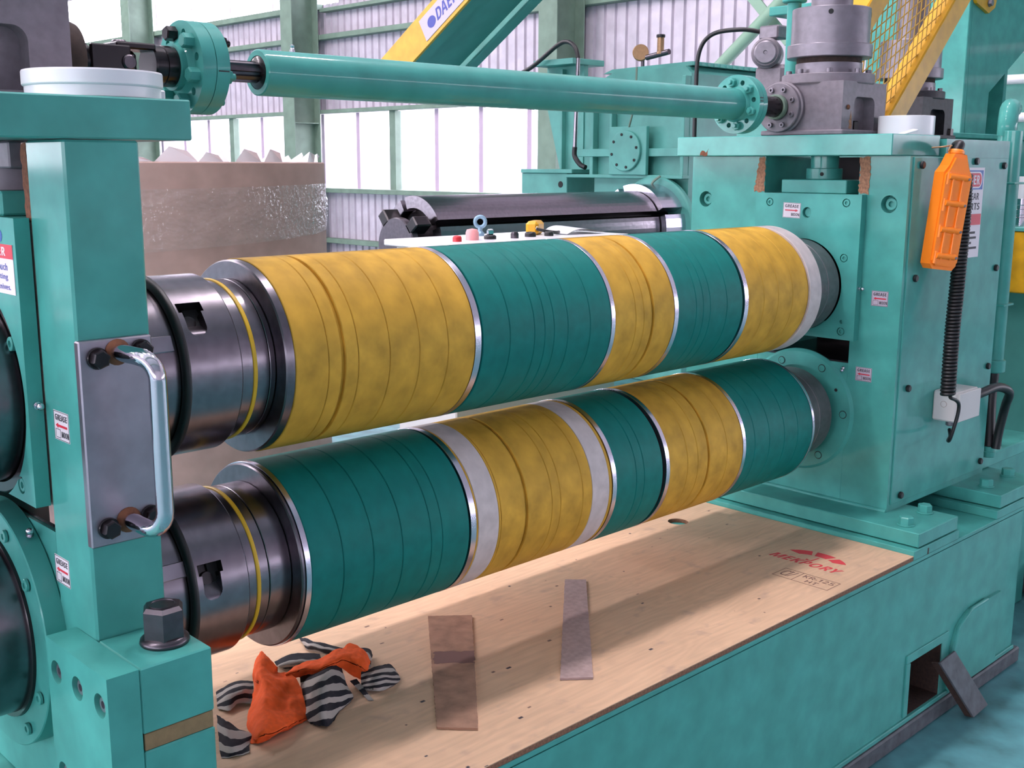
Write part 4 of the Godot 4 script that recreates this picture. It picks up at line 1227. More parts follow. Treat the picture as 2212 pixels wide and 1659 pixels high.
func build_pendant() -> void:
	var t := thing("control_pendant", "orange push button pendant with a black coiled cable hanging on the far stand", "control pendant", v3(2.75, 1.15, -1.29))
	var ang := -0.42
	var B := Basis(Vector3.UP, ang) * Basis(Vector3.BACK, -0.115)
	var f := Transform3D(B, v3(2.728, 1.290, -1.275))
	var s := ns()
	var body := [Vector2(-0.040, -0.128), Vector2(-0.030, -0.140), Vector2(0.030, -0.140), Vector2(0.040, -0.128), Vector2(0.042, 0.095), Vector2(0.030, 0.112), Vector2(0.018, 0.142), Vector2(-0.018, 0.142), Vector2(-0.030, 0.112), Vector2(-0.042, 0.095)]
	prism(s, PackedVector2Array(body), f * Transform3D(Basis(), v3(0, 0, -0.022)), 0.034)
	var inner := []
	for p in body:
		inner.append(p * 0.93)
	prism(s, PackedVector2Array(inner), f * Transform3D(Basis(), v3(0, 0, 0.012)), 0.006)
	part("housing", s.commit(), M.orange, t)
	s = ns()
	for x in [-0.017, 0.012]:
		abox(s, v3(x - 0.003, -0.115, 0.018), v3(x + 0.003, 0.085, 0.0225), 0.0015, f)
	part("rib", s.commit(), M.orange, t)
	for k in 4:
		var y := 0.086 - k * 0.064
		s = ns()
		tube(s, [f * v3(-0.031, y, 0.018), f * v3(0.027, y, 0.018)], 0.0078, 12)
		tube(s, [f * v3(-0.031, y + 0.01, 0.016), f * v3(-0.031, y - 0.02, 0.016)], 0.005, 8)
		part("finger_guard", s.commit(), M.orange, t)
		part("screw", cy(f * v3(0.026, y - 0.002, 0.022), f.basis.z, 0.0035, 0.0, 0.005, 0.0008, 10), M.cast_grey, t)
	s = ns()
	cyl(s, f * v3(0, 0.140, -0.006), f.basis.y, 0.019, 0.0, 0.014, 0.004, 24)
	part("cable_collar", s.commit(), M.orange, t)
	part("hanger_wire", tb(smooth_path([v3(2.725, 1.447, -1.327), v3(2.727, 1.449, -1.30), v3(2.740, 1.452, -1.285), v3(2.728, 1.448, -1.282), v3(2.722, 1.438, -1.283)], 5), 0.0022, 6), M.bronze, t)
	# cable: boot, coil, tail to the box
	part("cable_boot", tb(smooth_path([f * v3(0, 0.148, -0.006), f * v3(0.012, 0.166, -0.012), v3(2.800, 1.448, -1.302), v3(2.846, 1.415, -1.302), v3(2.868, 1.375, -1.301)], 6), 0.012, 12), M.black, t)
	s = ns()
	var way := smooth_path([v3(2.868, 1.380, -1.302), v3(2.848, 1.263, -1.290), v3(2.804, 1.108, -1.272), v3(2.766, 0.993, -1.258), v3(2.720, 0.838, -1.236)], 30)
	var lens := [0.0]
	for k in way.size() - 1:
		lens.append(lens[-1] + way[k].distance_to(way[k + 1]))
	var helix := []
	var turns := 62
	for k in turns * 14 + 1:
		var u := float(k) / (turns * 14)
		var i0 := 0
		while i0 < way.size() - 2 and lens[i0 + 1] < u * lens[-1]:
			i0 += 1
		var p: Vector3 = way[i0].lerp(way[i0 + 1], (u * lens[-1] - lens[i0]) / maxf(lens[i0 + 1] - lens[i0], 1e-6))
		var a := TAU * k / 14.0
		helix.append(p + v3(cos(a), 0, sin(a)) * 0.0150)
	tube(s, helix, 0.0046, 7)
	ptag(part("coiled_cable", s.commit(), M.black, t), "long black coiled cable")
	part("cable_tail", tb(smooth_path([helix[-1], v3(2.725, 0.832, -1.230), v3(2.752, 0.822, -1.228), v3(2.770, 0.808, -1.228), v3(2.772, 0.78, -1.230), v3(2.768, 0.735, -1.238), v3(2.772, 0.712, -1.246), v3(2.800, 0.704, -1.262), v3(2.850, 0.704, -1.280), v3(2.876, 0.715, -1.295)], 6), 0.0048, 8), M.black, t)
	var b := thing("junction_box", "pale grey plastic junction box on the side of the far stand below the coiled cable", "junction box", v3(2.895, 0.742, -1.327))
	part("enclosure", bx(v3(2.832, 0.744, -1.3262), v3(2.962, 0.824, -1.262), 0.004), M.box_plastic, b)
	part("lid", bx(v3(2.834, 0.746, -1.2618), v3(2.960, 0.822, -1.2545), 0.003), M.box_plastic, b)
	part("knockout", ringm(v3(2.8322, 0.790, -1.296), Vector3.LEFT, 0.0075, 0.0085, 0.0, 0.0008, 0.0002, 28), M.card_grey, b)
	part("cable_gland", cy(v3(2.876, 0.744, -1.295), Vector3.DOWN, 0.011, 0.0, 0.018, 0.002, 18), M.cast_grey, b)
	part("conduit_hose", tb(smooth_path([v3(2.960, 0.784, -1.295), v3(3.02, 0.796, -1.28), v3(3.10, 0.803, -1.27), v3(3.17, 0.780, -1.265), v3(3.215, 0.730, -1.29), v3(3.225, 0.66, -1.305), v3(3.222, 0.60, -1.31)], 8), 0.0125, 12), M.black, b)

func build_piping() -> void:
	var names := ["left teal conduit pipe", "right teal conduit pipe"]
	var xs := [3.262, 3.335]
	for i in 2:
		var x: float = xs[i]
		var z := -1.352 - 0.05 * i
		var t := thing("conduit_pipe", ["teal conduit pipe clipped close beside the far stand", "teal conduit pipe at the edge of the photo, further from the stand"][i], "conduit pipe", v3(x, 0.50, z))
		part("pipe", cy(v3(x, 0, z), Vector3.UP, 0.0245, 0.845, 1.50, 0.001, 28), M.teal, t)
		part("coupling", ringm(v3(x, 0, z), Vector3.UP, 0.018, 0.031, 0.815, 0.852, 0.003, 28), M.teal, t)
		part("pipe_strap", bx(v3(x - 0.034, 1.01, z - 0.028), v3(x + 0.034, 1.016, z + 0.028), 0.002), M.teal, t)
		part("pipe_strap", bx(v3(x - 0.034, 1.353, z - 0.028), v3(x + 0.034, 1.359, z + 0.028), 0.002), M.teal, t)
		if i == 1:
			part("elbow", tb(smooth_path([v3(x, 1.49, z), v3(x, 1.53, z), v3(x + 0.03, 1.565, z - 0.01), v3(x + 0.12, 1.57, z - 0.04)], 6), 0.027, 14), M.teal, t)
		ptag(part("hose", tb(smooth_path([v3(x, 0.83, z), v3(x - 0.005, 0.74, z), v3(x - 0.02 + 0.03 * i, 0.66, z + 0.01), v3(x - 0.035 + 0.09 * i, 0.60, z + 0.02)], 8), 0.017, 12), M.black, t), "black hydraulic hose below the pipe")
		part("hose_fitting", lath([[0.0, 0.0], [0.017, 0.0], [0.0195, 0.002], [0.0195, 0.016], [0.016, 0.018], [0.016, 0.032], [0.0, 0.032]], v3(x - 0.035 + 0.09 * i, 0.571, z + 0.02), Vector3.UP, 20), M.chrome if i else M.teal, t)
	var m := thing("hydraulic_manifold", "teal block with hose fittings on the base behind the far stand", "manifold block", v3(3.42, 0.4705, -1.42))
	part("block", bx(v3(3.20, 0.5315, -1.55), v3(3.62, 0.5705, -1.34), 0.003), M.teal, m)
	part("pedestal", bx(v3(3.265, 0.0, -1.60), v3(3.66, 0.531, -1.36), 0.003), M.teal, m)

func build_rear_machine() -> void:
	# column with gusset right behind the stand
	var t := thing("frame_post", "tall teal post with a gusset rising at the right edge behind the yellow guard", "machine frame", v3(4.95, 0.95, -2.2))
	part("base_flange", bx(v3(4.48, 1.515, -2.45), v3(5.6, 1.535, -2.10), 0.003), M.teal, t)
	part("gusset", pr([Vector2(4.695, 1.5355), Vector2(4.894, 1.5355), Vector2(4.897, 1.709), Vector2(5.22, 1.902), Vector2(5.7, 2.12), Vector2(5.7, 2.9), Vector2(4.66, 2.9)], face_pz(-2.20), 0.05), M.teal, t)
	part("flange", bx(v3(4.66, 1.5355, -2.60), v3(4.694, 2.9, -2.151), 0.003), M.teal, t)
	part("web", bx(v3(4.70, 1.5355, -2.44), v3(5.5, 2.9, -2.42), 0.002), M.teal, t)
	part("flange", bx(v3(5.16, 1.5355, -2.4195), v3(5.19, 2.0, -2.2005), 0.002), M.teal, t)
	part("pedestal", bx(v3(4.5, 0.946, -2.6), v3(5.5, 1.5145, -2.12), 0.003), M.teal, t)
	var y := thing("yellow_bracket", "small yellow bracket with a bolt hole at the top edge above the teal post", "bracket", v3(4.8, 2.03, -2.14))
	part("plate", pr([Vector2(4.640, 2.10), Vector2(4.690, 2.052), Vector2(4.804, 2.022), Vector2(4.860, 2.050), Vector2(4.875, 2.10)], face_pz(-2.1495), 0.014), M.yellow, y)
	part("bolt", hx(v3(4.80, 2.062, -2.1355), Vector3.BACK, 0.024, 0.012, 0.016), M.cast_grey, y)
	# teal machine further back on the right with a yellow beam and white rails
	var r := thing("rear_frame", "teal machine frame in the background at the right edge of the photo", "machine frame", v3(4.6, 0, -1.9))
	part("side_plate", bx(v3(4.32, 0.0, -2.60), v3(5.6, 0.945, -1.2), 0.004), M.teal_far, r)
	part("boss", cy(v3(4.32, 0.86, -1.60), Vector3.LEFT, 0.06, 0.0, 0.03, 0.004, 36), M.teal_far, r)
	var yb := thing("yellow_beam", "ochre yellow beam behind the conduit pipes at the right edge", "beam", v3(4.5, 0.946, -1.7))
	part("beam", bx(v3(4.2, 0.9462, -1.95), v3(5.0, 1.17, -1.3), 0.004), M.yellow, yb)
	part("cap_strip", bx(v3(4.195, 1.1705, -1.95), v3(5.0, 1.185, -1.295), 0.002), M.teal_far, yb)
	var wv := thing("white_valve", "white cylinder with a ribbed steel fitting standing on the ochre beam", "valve", v3(4.3, 1.1855, -1.72))
	part("body", lath([[0.0, 0.10], [0.03, 0.10], [0.03, 0.18], [0.0, 0.18]], v3(4.3, 1.1855, -1.735), Vector3.UP, 28), M.white_plastic, wv)
	part("fitting", lath([[0.0, 0.0], [0.026, 0.0], [0.026, 0.03], [0.020, 0.032], [0.020, 0.04], [0.028, 0.042], [0.028, 0.06], [0.020, 0.062], [0.020, 0.075], [0.027, 0.078], [0.027, 0.1], [0.0, 0.1]], v3(4.3, 1.1855, -1.735), Vector3.UP, 28), M.chrome, wv)
	for k in 4:
		var yy: float = [2.02, 1.86, 1.66, 1.49][k]
		var wr := thing("rail_pipe", "white horizontal pipe rail behind the teal post, %s of four" % ["topmost", "second from the top", "third from the top", "lowest"][k], "pipe rail", v3(6.3, yy, -2.6), "white rails behind the post")
		part("rail", tb([v3(6.3, yy, -3.2), v3(6.3, yy, -0.4)], 0.026, 14), M.white_plastic, wr)
		for zz in [-3.1, -0.5]:
			part("bracket", bx(v3(6.27, yy - 0.03, zz - 0.02), v3(6.45, yy + 0.03, zz + 0.02), 0.002), M.teal_far, wr)
	var rp := thing("rail_post_panel", "flat teal panel that carries the white rails in the right background", "panel", v3(6.47, 0, -1.8))
	part("panel", bx(v3(6.4505, 0.0, -3.3), v3(6.50, 2.6, -0.3), 0.003), M.teal_far, rp)
	# foot of the next machine on the floor
	var fl := thing("steel_roll", "small dark steel roll lying on the floor past the right end of the base", "roll", v3(3.75, 0.0, -1.15))
	part("roll", cy(v3(3.75, 0.075, -1.45), Vector3.BACK, 0.075, 0.0, 0.5, 0.004, 40), M.plinth, fl)
	part("core", cy(v3(3.75, 0.075, -1.46), Vector3.BACK, 0.03, 0.0, 0.525, 0.004, 24), M.black_gap, fl)

func build_uncoiler() -> void:
	var t := thing("uncoiler", "steel expanding mandrel on a teal gear housing behind the far half of the upper arbor", "uncoiler", v3(5.8, 0, -4.6))
	var c := v3(0, 1.022, -4.57)
	var X := Vector3.RIGHT
	# four expanding segments round a dark core
	for k in 4:
		var a0 := TAU * k / 4 + 0.50
		var a1 := a0 + TAU / 4 - 0.17
		var sec := []
		for i in 15:
			var a := lerpf(a0, a1, i / 14.0)
			sec.append(Vector2(cos(a), sin(a)) * 0.222)
		for i in 15:
			var a := lerpf(a1, a0, i / 14.0)
			sec.append(Vector2(cos(a), sin(a)) * 0.160)
		var s := ns()
		prism(s, PackedVector2Array(sec), Transform3D(Basis(Vector3.BACK, Vector3.UP, Vector3.LEFT), v3(5.46, c.y, c.z)), 1.74)
		ptag(part("mandrel_segment", s.commit(), M.steel, t), "curved steel segment of the mandrel")
		var rs := ns()
		var sec2 := []
		for i in 15:
			var a := lerpf(a0, a1, i / 14.0)
			sec2.append(Vector2(cos(a), sin(a)) * 0.265)
		for i in 15:
			var a := lerpf(a1, a0, i / 14.0)
			sec2.append(Vector2(cos(a), sin(a)) * 0.2)
		prism(rs, PackedVector2Array(sec2), Transform3D(Basis(Vector3.BACK, Vector3.UP, Vector3.LEFT), v3(5.66, c.y, c.z)), 0.19)
		part("stop_segment", rs.commit(), M.knife, t)
	part("mandrel_core", lath([[0.0, 3.76], [0.145, 3.76], [0.15, 3.765], [0.15, 5.7], [0.0, 5.7]], c, X, 48), M.black_oil, t)
	part("nose_disc", lath([[0.0, 3.60], [0.140, 3.60], [0.145, 3.606], [0.145, 3.64], [0.10, 3.645], [0.10, 3.76], [0.0, 3.76]], c + v3(0, -0.03, 0), X, 48), M.steel_dark, t)
	for k in 4:
		var a := TAU * k / 4 + 0.9
		part("nose_lug", bx(v3(3.60, -0.03, 0.12), v3(3.70, 0.03, 0.20), 0.006, Transform3D(Basis(X, a), c + v3(0, -0.02, 0))), M.black_oil, t)
	part("mandrel_flange", lath([[0.0, 5.66], [0.30, 5.66], [0.31, 5.67], [0.31, 5.70], [0.25, 5.745], [0.0, 5.745]], c, X, 64), M.teal_far, t)
	# housing
	var HM: Material = M.teal_far
	part("housing", pr([Vector2(-5.15, 0.95), Vector2(-4.37, 0.95), Vector2(-4.37, 1.955), Vector2(-4.42, 2.0), Vector2(-5.0, 1.99), Vector2(-5.15, 1.93)], face_mx(6.75), 0.995), HM, t)
	part("housing_foot", bx(v3(5.75, 0.0, -5.15), v3(6.75, 0.949, -4.372), 0.004), HM, t)
	part("cover_rim", pr([Vector2(-5.13, 1.99), Vector2(-4.38, 2.005), Vector2(-4.40, 2.03), Vector2(-5.05, 2.015)], face_mx(6.7), 0.9), HM, t)
	for e in [[-5.15, -5.12], [-4.98, -4.96], [-4.40, -4.372]]:
		part("stiffener", bx(v3(5.70, 1.335, e[0]), v3(5.7545, 1.94, e[1]), 0.003), HM, t)
	part("waist_band", bx(v3(5.69, 1.455, -5.25), v3(5.754, 1.505, -4.36), 0.003), HM, t)
	part("bottom_band", bx(v3(5.68, 1.318, -5.35), v3(5.754, 1.340, -4.36), 0.003), HM, t)
	part("cover_plate", bx(v3(5.66, 1.340, -4.945), v3(5.6885, 1.643, -4.635), 0.003), HM, t)
	part("round_cover", cy(v3(5.66, 1.490, -4.800), Vector3.LEFT, 0.128, 0.0, 0.02, 0.004, 56), HM, t)
	for k in 8:
		var a := TAU * k / 8 + 0.2
		part("cover_screw", cy(v3(5.64, 1.490 + sin(a) * 0.104, -4.80 + cos(a) * 0.104), Vector3.LEFT, 0.009, 0.0, 0.006, 0.001, 12), M.black_gap, t)
	for k in 14:
		part("cover_bolt", cy(v3(5.80 + 0.065 * k, 2.004, -4.39), Vector3.UP, 0.012, 0.0, 0.022, 0.002, 10), HM, t)
	part("thin_pipe", tb(smooth_path([v3(5.65, 1.64, -4.77), v3(5.62, 1.72, -4.72), v3(5.62, 1.80, -4.70), v3(5.64, 2.00, -4.71)], 6), 0.007, 8), M.column_green, t)
	part("thin_pipe", tb(smooth_path([v3(5.67, 1.05, -4.44), v3(5.64, 1.18, -4.50), v3(5.62, 1.28, -4.55), v3(5.64, 1.335, -4.50)], 6), 0.008, 8), M.column_green, t)
	# gauge and breather on top
	part("gauge", cy(v3(5.82, 2.105, -4.83), v3(-0.8, 0.1, 0.6), 0.052, 0.0, 0.03, 0.004, 28), M.bronze, t)
	part("gauge_stem", cy(v3(5.83, 2.0, -4.82), Vector3.UP, 0.012, 0.0, 0.07, 0.002, 12), M.steel_dark, t)
	part("valve_body", tb([v3(5.82, 2.075, -4.78), v3(5.82, 2.10, -4.60)], 0.018, 12), M.steel_dark, t)
	part("breather", lath([[0.0, 0.0], [0.026, 0.0], [0.022, 0.015], [0.022, 0.105], [0.0, 0.105]], v3(5.82, 2.09, -4.67), Vector3.UP, 20), M.bronze, t)
	part("breather_cap", cy(v3(5.82, 2.19, -4.67), Vector3.UP, 0.028, 0.0, 0.018, 0.002, 20), M.black, t)
	# side post with its stiffened plate and pedestal
	var p := thing("support_post", "tapered teal post left of the gear housing of the uncoiler", "machine frame", v3(5.9, 0, -5.5))
	part("tapered_plate", pr([Vector2(-5.62, 1.372), Vector2(-5.40, 1.372), Vector2(-5.40, 2.07), Vector2(-5.75, 2.07), Vector2(-5.75, 1.80)], face_mx(5.95), 0.04), HM, p)
	part("rib", bx(v3(5.87, 1.372, -5.585), v3(5.9095, 2.05, -5.565), 0.002), HM, p)
	part("curved_plate", pr([Vector2(-5.399, 1.372), Vector2(-5.27, 1.372), Vector2(-5.25, 1.5), Vector2(-5.30, 1.55), Vector2(-5.335, 1.85), Vector2(-5.399, 1.85)], face_mx(5.95), 0.03), HM, p)
	part("cap_block", bx(v3(5.78, 2.0705, -5.76), v3(6.1, 2.11, -5.385), 0.003), HM, p)
	part("pedestal", bx(v3(5.70, 0.0, -5.79), v3(6.2, 1.345, -5.352), 0.004), HM, p)
	part("pedestal_cap", bx(v3(5.68, 1.3455, -5.78), v3(6.2, 1.3718, -5.29), 0.003), HM, p)
	part("hole_plug", cy(v3(5.70, 1.27, -5.41), Vector3.LEFT, 0.022, 0.0, 0.003, 0.001, 20), M.black_gap, p)
	var h := thing("hydraulic_hose", "black hydraulic hose with a steel end looping over the tapered teal post", "hose", v3(5.8, 2.0, -5.5))
	part("hose", tb(smooth_path([v3(5.74, 1.99, -6.0), v3(5.74, 2.06, -5.75), v3(5.74, 2.19, -5.50), v3(5.74, 2.21, -5.40), v3(5.74, 2.17, -5.33), v3(5.74, 2.10, -5.30)], 8), 0.015, 10), M.black, h)
	part("rod", tb([v3(5.74, 2.10, -5.30), v3(5.74, 1.52, -5.32)], 0.0135, 12), M.steel, h)
	part("hose", tb(smooth_path([v3(5.74, 1.52, -5.32), v3(5.74, 1.46, -5.32), v3(5.74, 1.405, -5.27), v3(5.74, 1.385, -5.22)], 6), 0.017, 10), M.black, h)
	# the boom
	var b := thing("snubber_boom", "sloping yellow and teal boom with a DAEH nameplate above the drive shaft", "machine arm", v3(4.8, 1.7, -6.2))
	var d := v3(0, 0.304, 0.499).normalized()
	var up := v3(0, d.z, -d.y)
	var f := Transform3D(Basis(d, up, Vector3.LEFT), v3(4.6, 2.033, -5.623))
	part("side_plate", bx(v3(-0.42, 0.0, -0.02), v3(2.6, 0.198, 0.0), 0.002, f), M.yellow_far, b)
	part("bottom_flange", bx(v3(-0.42, 0.0, -0.10), v3(2.6, 0.02, -0.0205), 0.002, f), M.teal_far, b)
	part("web", bx(v3(-0.42, 0.05, -0.46), v3(2.6, 0.07, -0.1005), 0.002, f), M.teal_far, b)
	part("bottom_flange", bx(v3(-0.42, 0.0, -0.54), v3(2.6, 0.02, -0.4605), 0.002, f), M.teal_far, b)
	part("side_plate", bx(v3(-0.42, 0.0205, -0.54), v3(2.6, 0.198, -0.50), 0.002, f), M.teal_far, b)
	var np := part("nameplate", bx(v3(0.16, 0.022, 0.0), v3(1.3, 0.165, 0.004), 0.001, f), M.label_grey, b)
	ptag(np, "pale nameplate with blue lettering DAEH")
	var lf := f * Transform3D(Basis(), v3(0, 0, 0.0042))
	var el := []
	for k in 24:
		el.append(Vector2(0.26 + cos(TAU * k / 24) * 0.040, 0.092 + sin(TAU * k / 24) * 0.034))
	part("emblem", pr(el, lf, 0.001), M.navy, np)
	text(np, "lettering", "DAEH", 0.215, 0.070, lf * Transform3D(Basis(), v3(0.425, 0.098, 0)), M.navy, 0.001, true, 0.25)
	text(np, "lettering", "INC.", 0.09, 0.022, lf * Transform3D(Basis(), v3(0.60, 0.046, 0)), M.navy, 0.001, true, 0.2)

func build_middle_distance() -> void:
	# paper wrapped coil standing on its end, bound with stretch film
	var t := thing("wrapped_coil", "tall brown paper wrapped coil with stretch film behind the near stand", "wrapped coil", v3(1.93, 0, -3.86))
	var c := v3(1.93, 0, -3.86)
	part("paper_wrap", lath([[0.0, 0.0], [0.62, 0.0], [0.62, 1.404], [0.617, 1.408], [0.30, 1.408], [0.0, 1.40]], c, Vector3.UP, 96), M.paper, t)
	var s := ns()
	var rn := RandomNumberGenerator.new()
	rn.seed = 3
	var fn := FastNoiseLite.new()
	fn.seed = 12
	fn.frequency = 1.0
	var nseg := 300
	var nh := 26
	var g := []
	for j in nh + 1:
		var line := []
		for i in nseg + 1:
			var a := TAU * i / nseg
			var sag := 0.035 * sin(a * 1.0 + 1.2)
			var patch := smoothstep(-0.15, 0.3, fn.get_noise_2d(i * 0.055, j * 0.04 + 40.0))
			var w := 0.5 + 0.5 * fn.get_noise_2d(i * 0.55 + j * 0.35, j * 0.22)
			var r := 0.6215 + (0.0015 + 0.011 * patch) * w
			line.append(c + v3(cos(a) * r, 1.135 + 0.19 * j / nh + sag * (1.0 - 0.7 * j / nh), sin(a) * r))
		g.append(line)
	for j in nh:
		for i in nseg:
			var q := [g[j][i], g[j][i + 1], g[j + 1][i + 1], g[j + 1][i]]
			var n0: Vector3 = (q[0] - c); n0.y = 0
			var fnm: Vector3 = (q[2] - q[0]).cross(q[3] - q[1]).normalized()
			if fnm.dot(n0) < 0:
				fnm = -fnm
			quad(s, q[0], q[1], q[2], q[3], fnm)
	ptag(part("stretch_film", s.commit(), M.film, t), "shiny band of clear stretch film")
	for k in 26:
		var cr := ns()
		var a := TAU * k / 26 + rn.randf_range(-0.1, 0.1)
		var rr := rn.randf_range(0.52, 0.60)
		var base := c + v3(cos(a) * rr, 1.4085, sin(a) * rr)
		var wx := rn.randf_range(0.03, 0.07)
		var hh := rn.randf_range(0.018, 0.055)
		var tg := v3(-sin(a), 0, cos(a))
		var rd := v3(cos(a), 0, sin(a))
		var p := [base - tg * wx, base + tg * wx, base + tg * wx * 0.3 + v3(0, hh, 0), base - tg * wx * 0.5 + v3(0, hh * 0.7, 0) + rd * 0.01, base - rd * 0.05]
		for e in [[0, 1, 2], [0, 2, 3], [4, 1, 2], [4, 2, 3], [4, 3, 0]]:
			var n: Vector3 = (p[e[1]] - p[e[0]]).cross(p[e[2]] - p[e[0]]).normalized()
			if n.y < 0:
				n = -n
			tri(cr, p[e[0]], p[e[1]], p[e[2]], n, n, n)
		part("crumpled_film", cr.commit(), M.white_plastic, t)
	# control desk just behind the arbors
	var d := thing("control_desk", "white control desk with push buttons just behind the upper arbor", "control desk", v3(2.35, 0, -2.45))
	part("top_panel", bx(v3(2.02, 1.172, -2.62), v3(2.76, 1.190, -2.32), 0.003), M.white_plastic, d)
	part("cabinet", bx(v3(2.05, 0.0, -2.60), v3(2.73, 1.171, -2.34), 0.004), M.box_plastic, d)
	for b in [[2.11, -2.40, "red_button", 0.013, 0.016], [2.185, -2.42, "pink_button", 0.019, 0.030], [2.255, -2.42, "black", 0.018, 0.012], [2.335, -2.40, "steel_dark", 0.012, 0.018], [2.42, -2.42, "black", 0.017, 0.014], [2.49, -2.41, "black", 0.014, 0.014]]:
		part("push_button", lath([[b[3], 0.0], [b[3], b[4] * 0.7], [b[3] * 0.8, b[4]], [0.0, b[4] * 1.1]], v3(b[0], 1.190, b[1]), Vector3.UP, 24, true), M[b[2]], d)
	part("switch_knob", bx(v3(2.245, 1.202, -2.427), v3(2.265, 1.218, -2.413), 0.003), M.chrome, d)
	var e := thing("eye_bolt", "pale blue lifting eye bolt standing on the white control desk", "eye bolt", v3(2.335, 1.190, -2.55))
	var ring := []
	for k in 33:
		var a := TAU * k / 32
		ring.append(v3(2.335 + 0.7 * cos(a) * 0.0155, 1.232 + sin(a) * 0.0155, -2.55 + 0.7 * cos(a) * 0.0155))
	var es := ns()
	tube(es, ring, 0.006, 10, false)
	part("ring", es.commit(), M.blue_eye, e)
	part("shank", lath([[0.013, 0.0], [0.013, 0.008], [0.007, 0.014], [0.007, 0.026], [0.0, 0.026]], v3(2.335, 1.1902, -2.55), Vector3.UP, 18), M.blue_eye, e)
	var y := thing("tape_measure", "yellow tape measure with a black strap lying on the control desk", "tape measure", v3(2.50, 1.190, -2.50))
	part("case", bx(v3(-0.045, 0.0, -0.02), v3(0.045, 0.042, 0.02), 0.009, Transform3D(Basis(Vector3.UP, 0.55), v3(2.51, 1.1905, -2.49))), M.yellow, y)
	part("strap", tb(smooth_path([v3(2.478, 1.21, -2.452), v3(2.50, 1.203, -2.43), v3(2.54, 1.198, -2.43), v3(2.575, 1.197, -2.45)], 6), 0.005, 8), M.black, y)
	part("rivet", cy(v3(2.482, 1.212, -2.452), v3(-0.5, 0, 0.85), 0.006, 0.0, 0.004, 0.001, 12), M.chrome, y)
	var pp := thing("paper_sheet", "loose white sheets of paper curling on the control desk right of the tape measure", "paper", v3(2.64, 1.190, -2.45))
	var ps := ns()
	cloth(ps, [[v3(2.57, 1.193, -2.52), v3(2.62, 1.212, -2.52), v3(2.68, 1.208, -2.52), v3(2.73, 1.195, -2.52)], [v3(2.56, 1.193, -2.40), v3(2.61, 1.206, -2.40), v3(2.67, 1.203, -2.39), v3(2.72, 1.193, -2.38)]], 14, 8, 1, 1, 0.001, 4, 1.1915)
	part("sheet", ps.commit(), M.white_plastic, pp)
	# grey motor, hose and teal bracket right of the housing
	var m := thing("geared_motor", "grey geared motor with a round end cover beyond the drive shaft flange", "motor", v3(4.05, 1.3, -2.62))
	part("motor_body", lath([[0.0, 0.0], [0.050, 0.0], [0.054, 0.006], [0.054, 0.02], [0.060, 0.025], [0.060, 0.13], [0.055, 0.14], [0.0, 0.14]], v3(3.98, 1.845, -2.66), v3(0.88, 0, -0.47), 40), M.cast_paint, m)
	part("end_cover", lath([[0.0, 0.0], [0.006, 0.0], [0.008, -0.004], [0.040, -0.004], [0.046, 0.0]], v3(3.977, 1.845, -2.659), v3(0.88, 0, -0.47), 36), M.cast_grey, m)
	part("gear_case", bx(v3(4.02, 1.66, -2.74), v3(4.14, 1.80, -2.60), 0.015), M.cast_paint, m)
	part("foot", bx(v3(3.98, 1.60, -2.78), v3(4.18, 1.66, -2.56), 0.006), M.dark_cast, m)
	part("stand", bx(v3(4.0, 0.0, -2.80), v3(4.3, 1.5995, -2.60), 0.006), M.teal_far, m)
	part("terminal_box", bx(v3(4.03, 1.902, -2.73), v3(4.11, 1.955, -2.64), 0.006), M.cast_grey, m)
	var hs := thing("black_cable", "thin black cable arching from the grey motor down behind the drive shaft", "cable", v3(3.95, 1.6, -2.8))
	part("cable", tb(smooth_path([v3(4.05, 1.935, -2.735), v3(4.0, 1.945, -2.80), v3(3.95, 1.93, -2.90), v3(3.93, 1.86, -2.95), v3(3.93, 1.70, -2.96), v3(3.93, 1.50, -2.96)], 8), 0.009, 8), M.black, hs)
	var tb2 := thing("teal_bracket", "bright teal bracket beside the grey gearbox cylinder on the far stand", "bracket", v3(3.6, 1.6, -2.2))
	part("arm", bx(v3(3.45, 1.905, -2.30), v3(3.75, 1.935, -2.12), 0.003), M.teal, tb2)
	part("gusset", pr([Vector2(-2.22, 1.60), Vector2(-2.10, 1.60), Vector2(-2.10, 1.9045), Vector2(-2.26, 1.9045), Vector2(-2.26, 1.74)], face_mx(3.55), 0.03), M.teal, tb2)
	part("foot", bx(v3(3.50, 0.0, -2.27), v3(3.70, 1.5995, -2.09), 0.003), M.teal, tb2)
	var rf := thing("roller_fitting", "short teal cylinder with a bright cap at the top edge left of the grey cylinder", "fitting", v3(3.05, 1.478, -2.05))
	part("barrel", cy(v3(2.98, 1.4270, -1.90), Vector3.UP, 0.02, 0.06, 0.44, 0.002, 24), M.teal, rf)
	part("cap", cy(v3(2.98, 1.867, -1.90), Vector3.UP, 0.035, 0.0, 0.10, 0.003, 28), M.teal, rf)

# ---------------------------------------------------------------- the hall
func corrugated(z0: float, y0: float, y1: float) -> Mesh:
	var p := []
	for k in 6:
		var z := k * 0.16
		p.append_array([Vector2(z, 0.0), Vector2(z + 0.112, 0.0), Vector2(z + 0.124, 0.030), Vector2(z + 0.148, 0.030)])
	p.append_array([Vector2(0.958, 0.0), Vector2(0.958, 0.05), Vector2(0.0, 0.05)])
	return pr(p, Transform3D(Basis(Vector3.BACK, Vector3.RIGHT, Vector3.UP), v3(10.0, y0, z0)), y1 - y0)

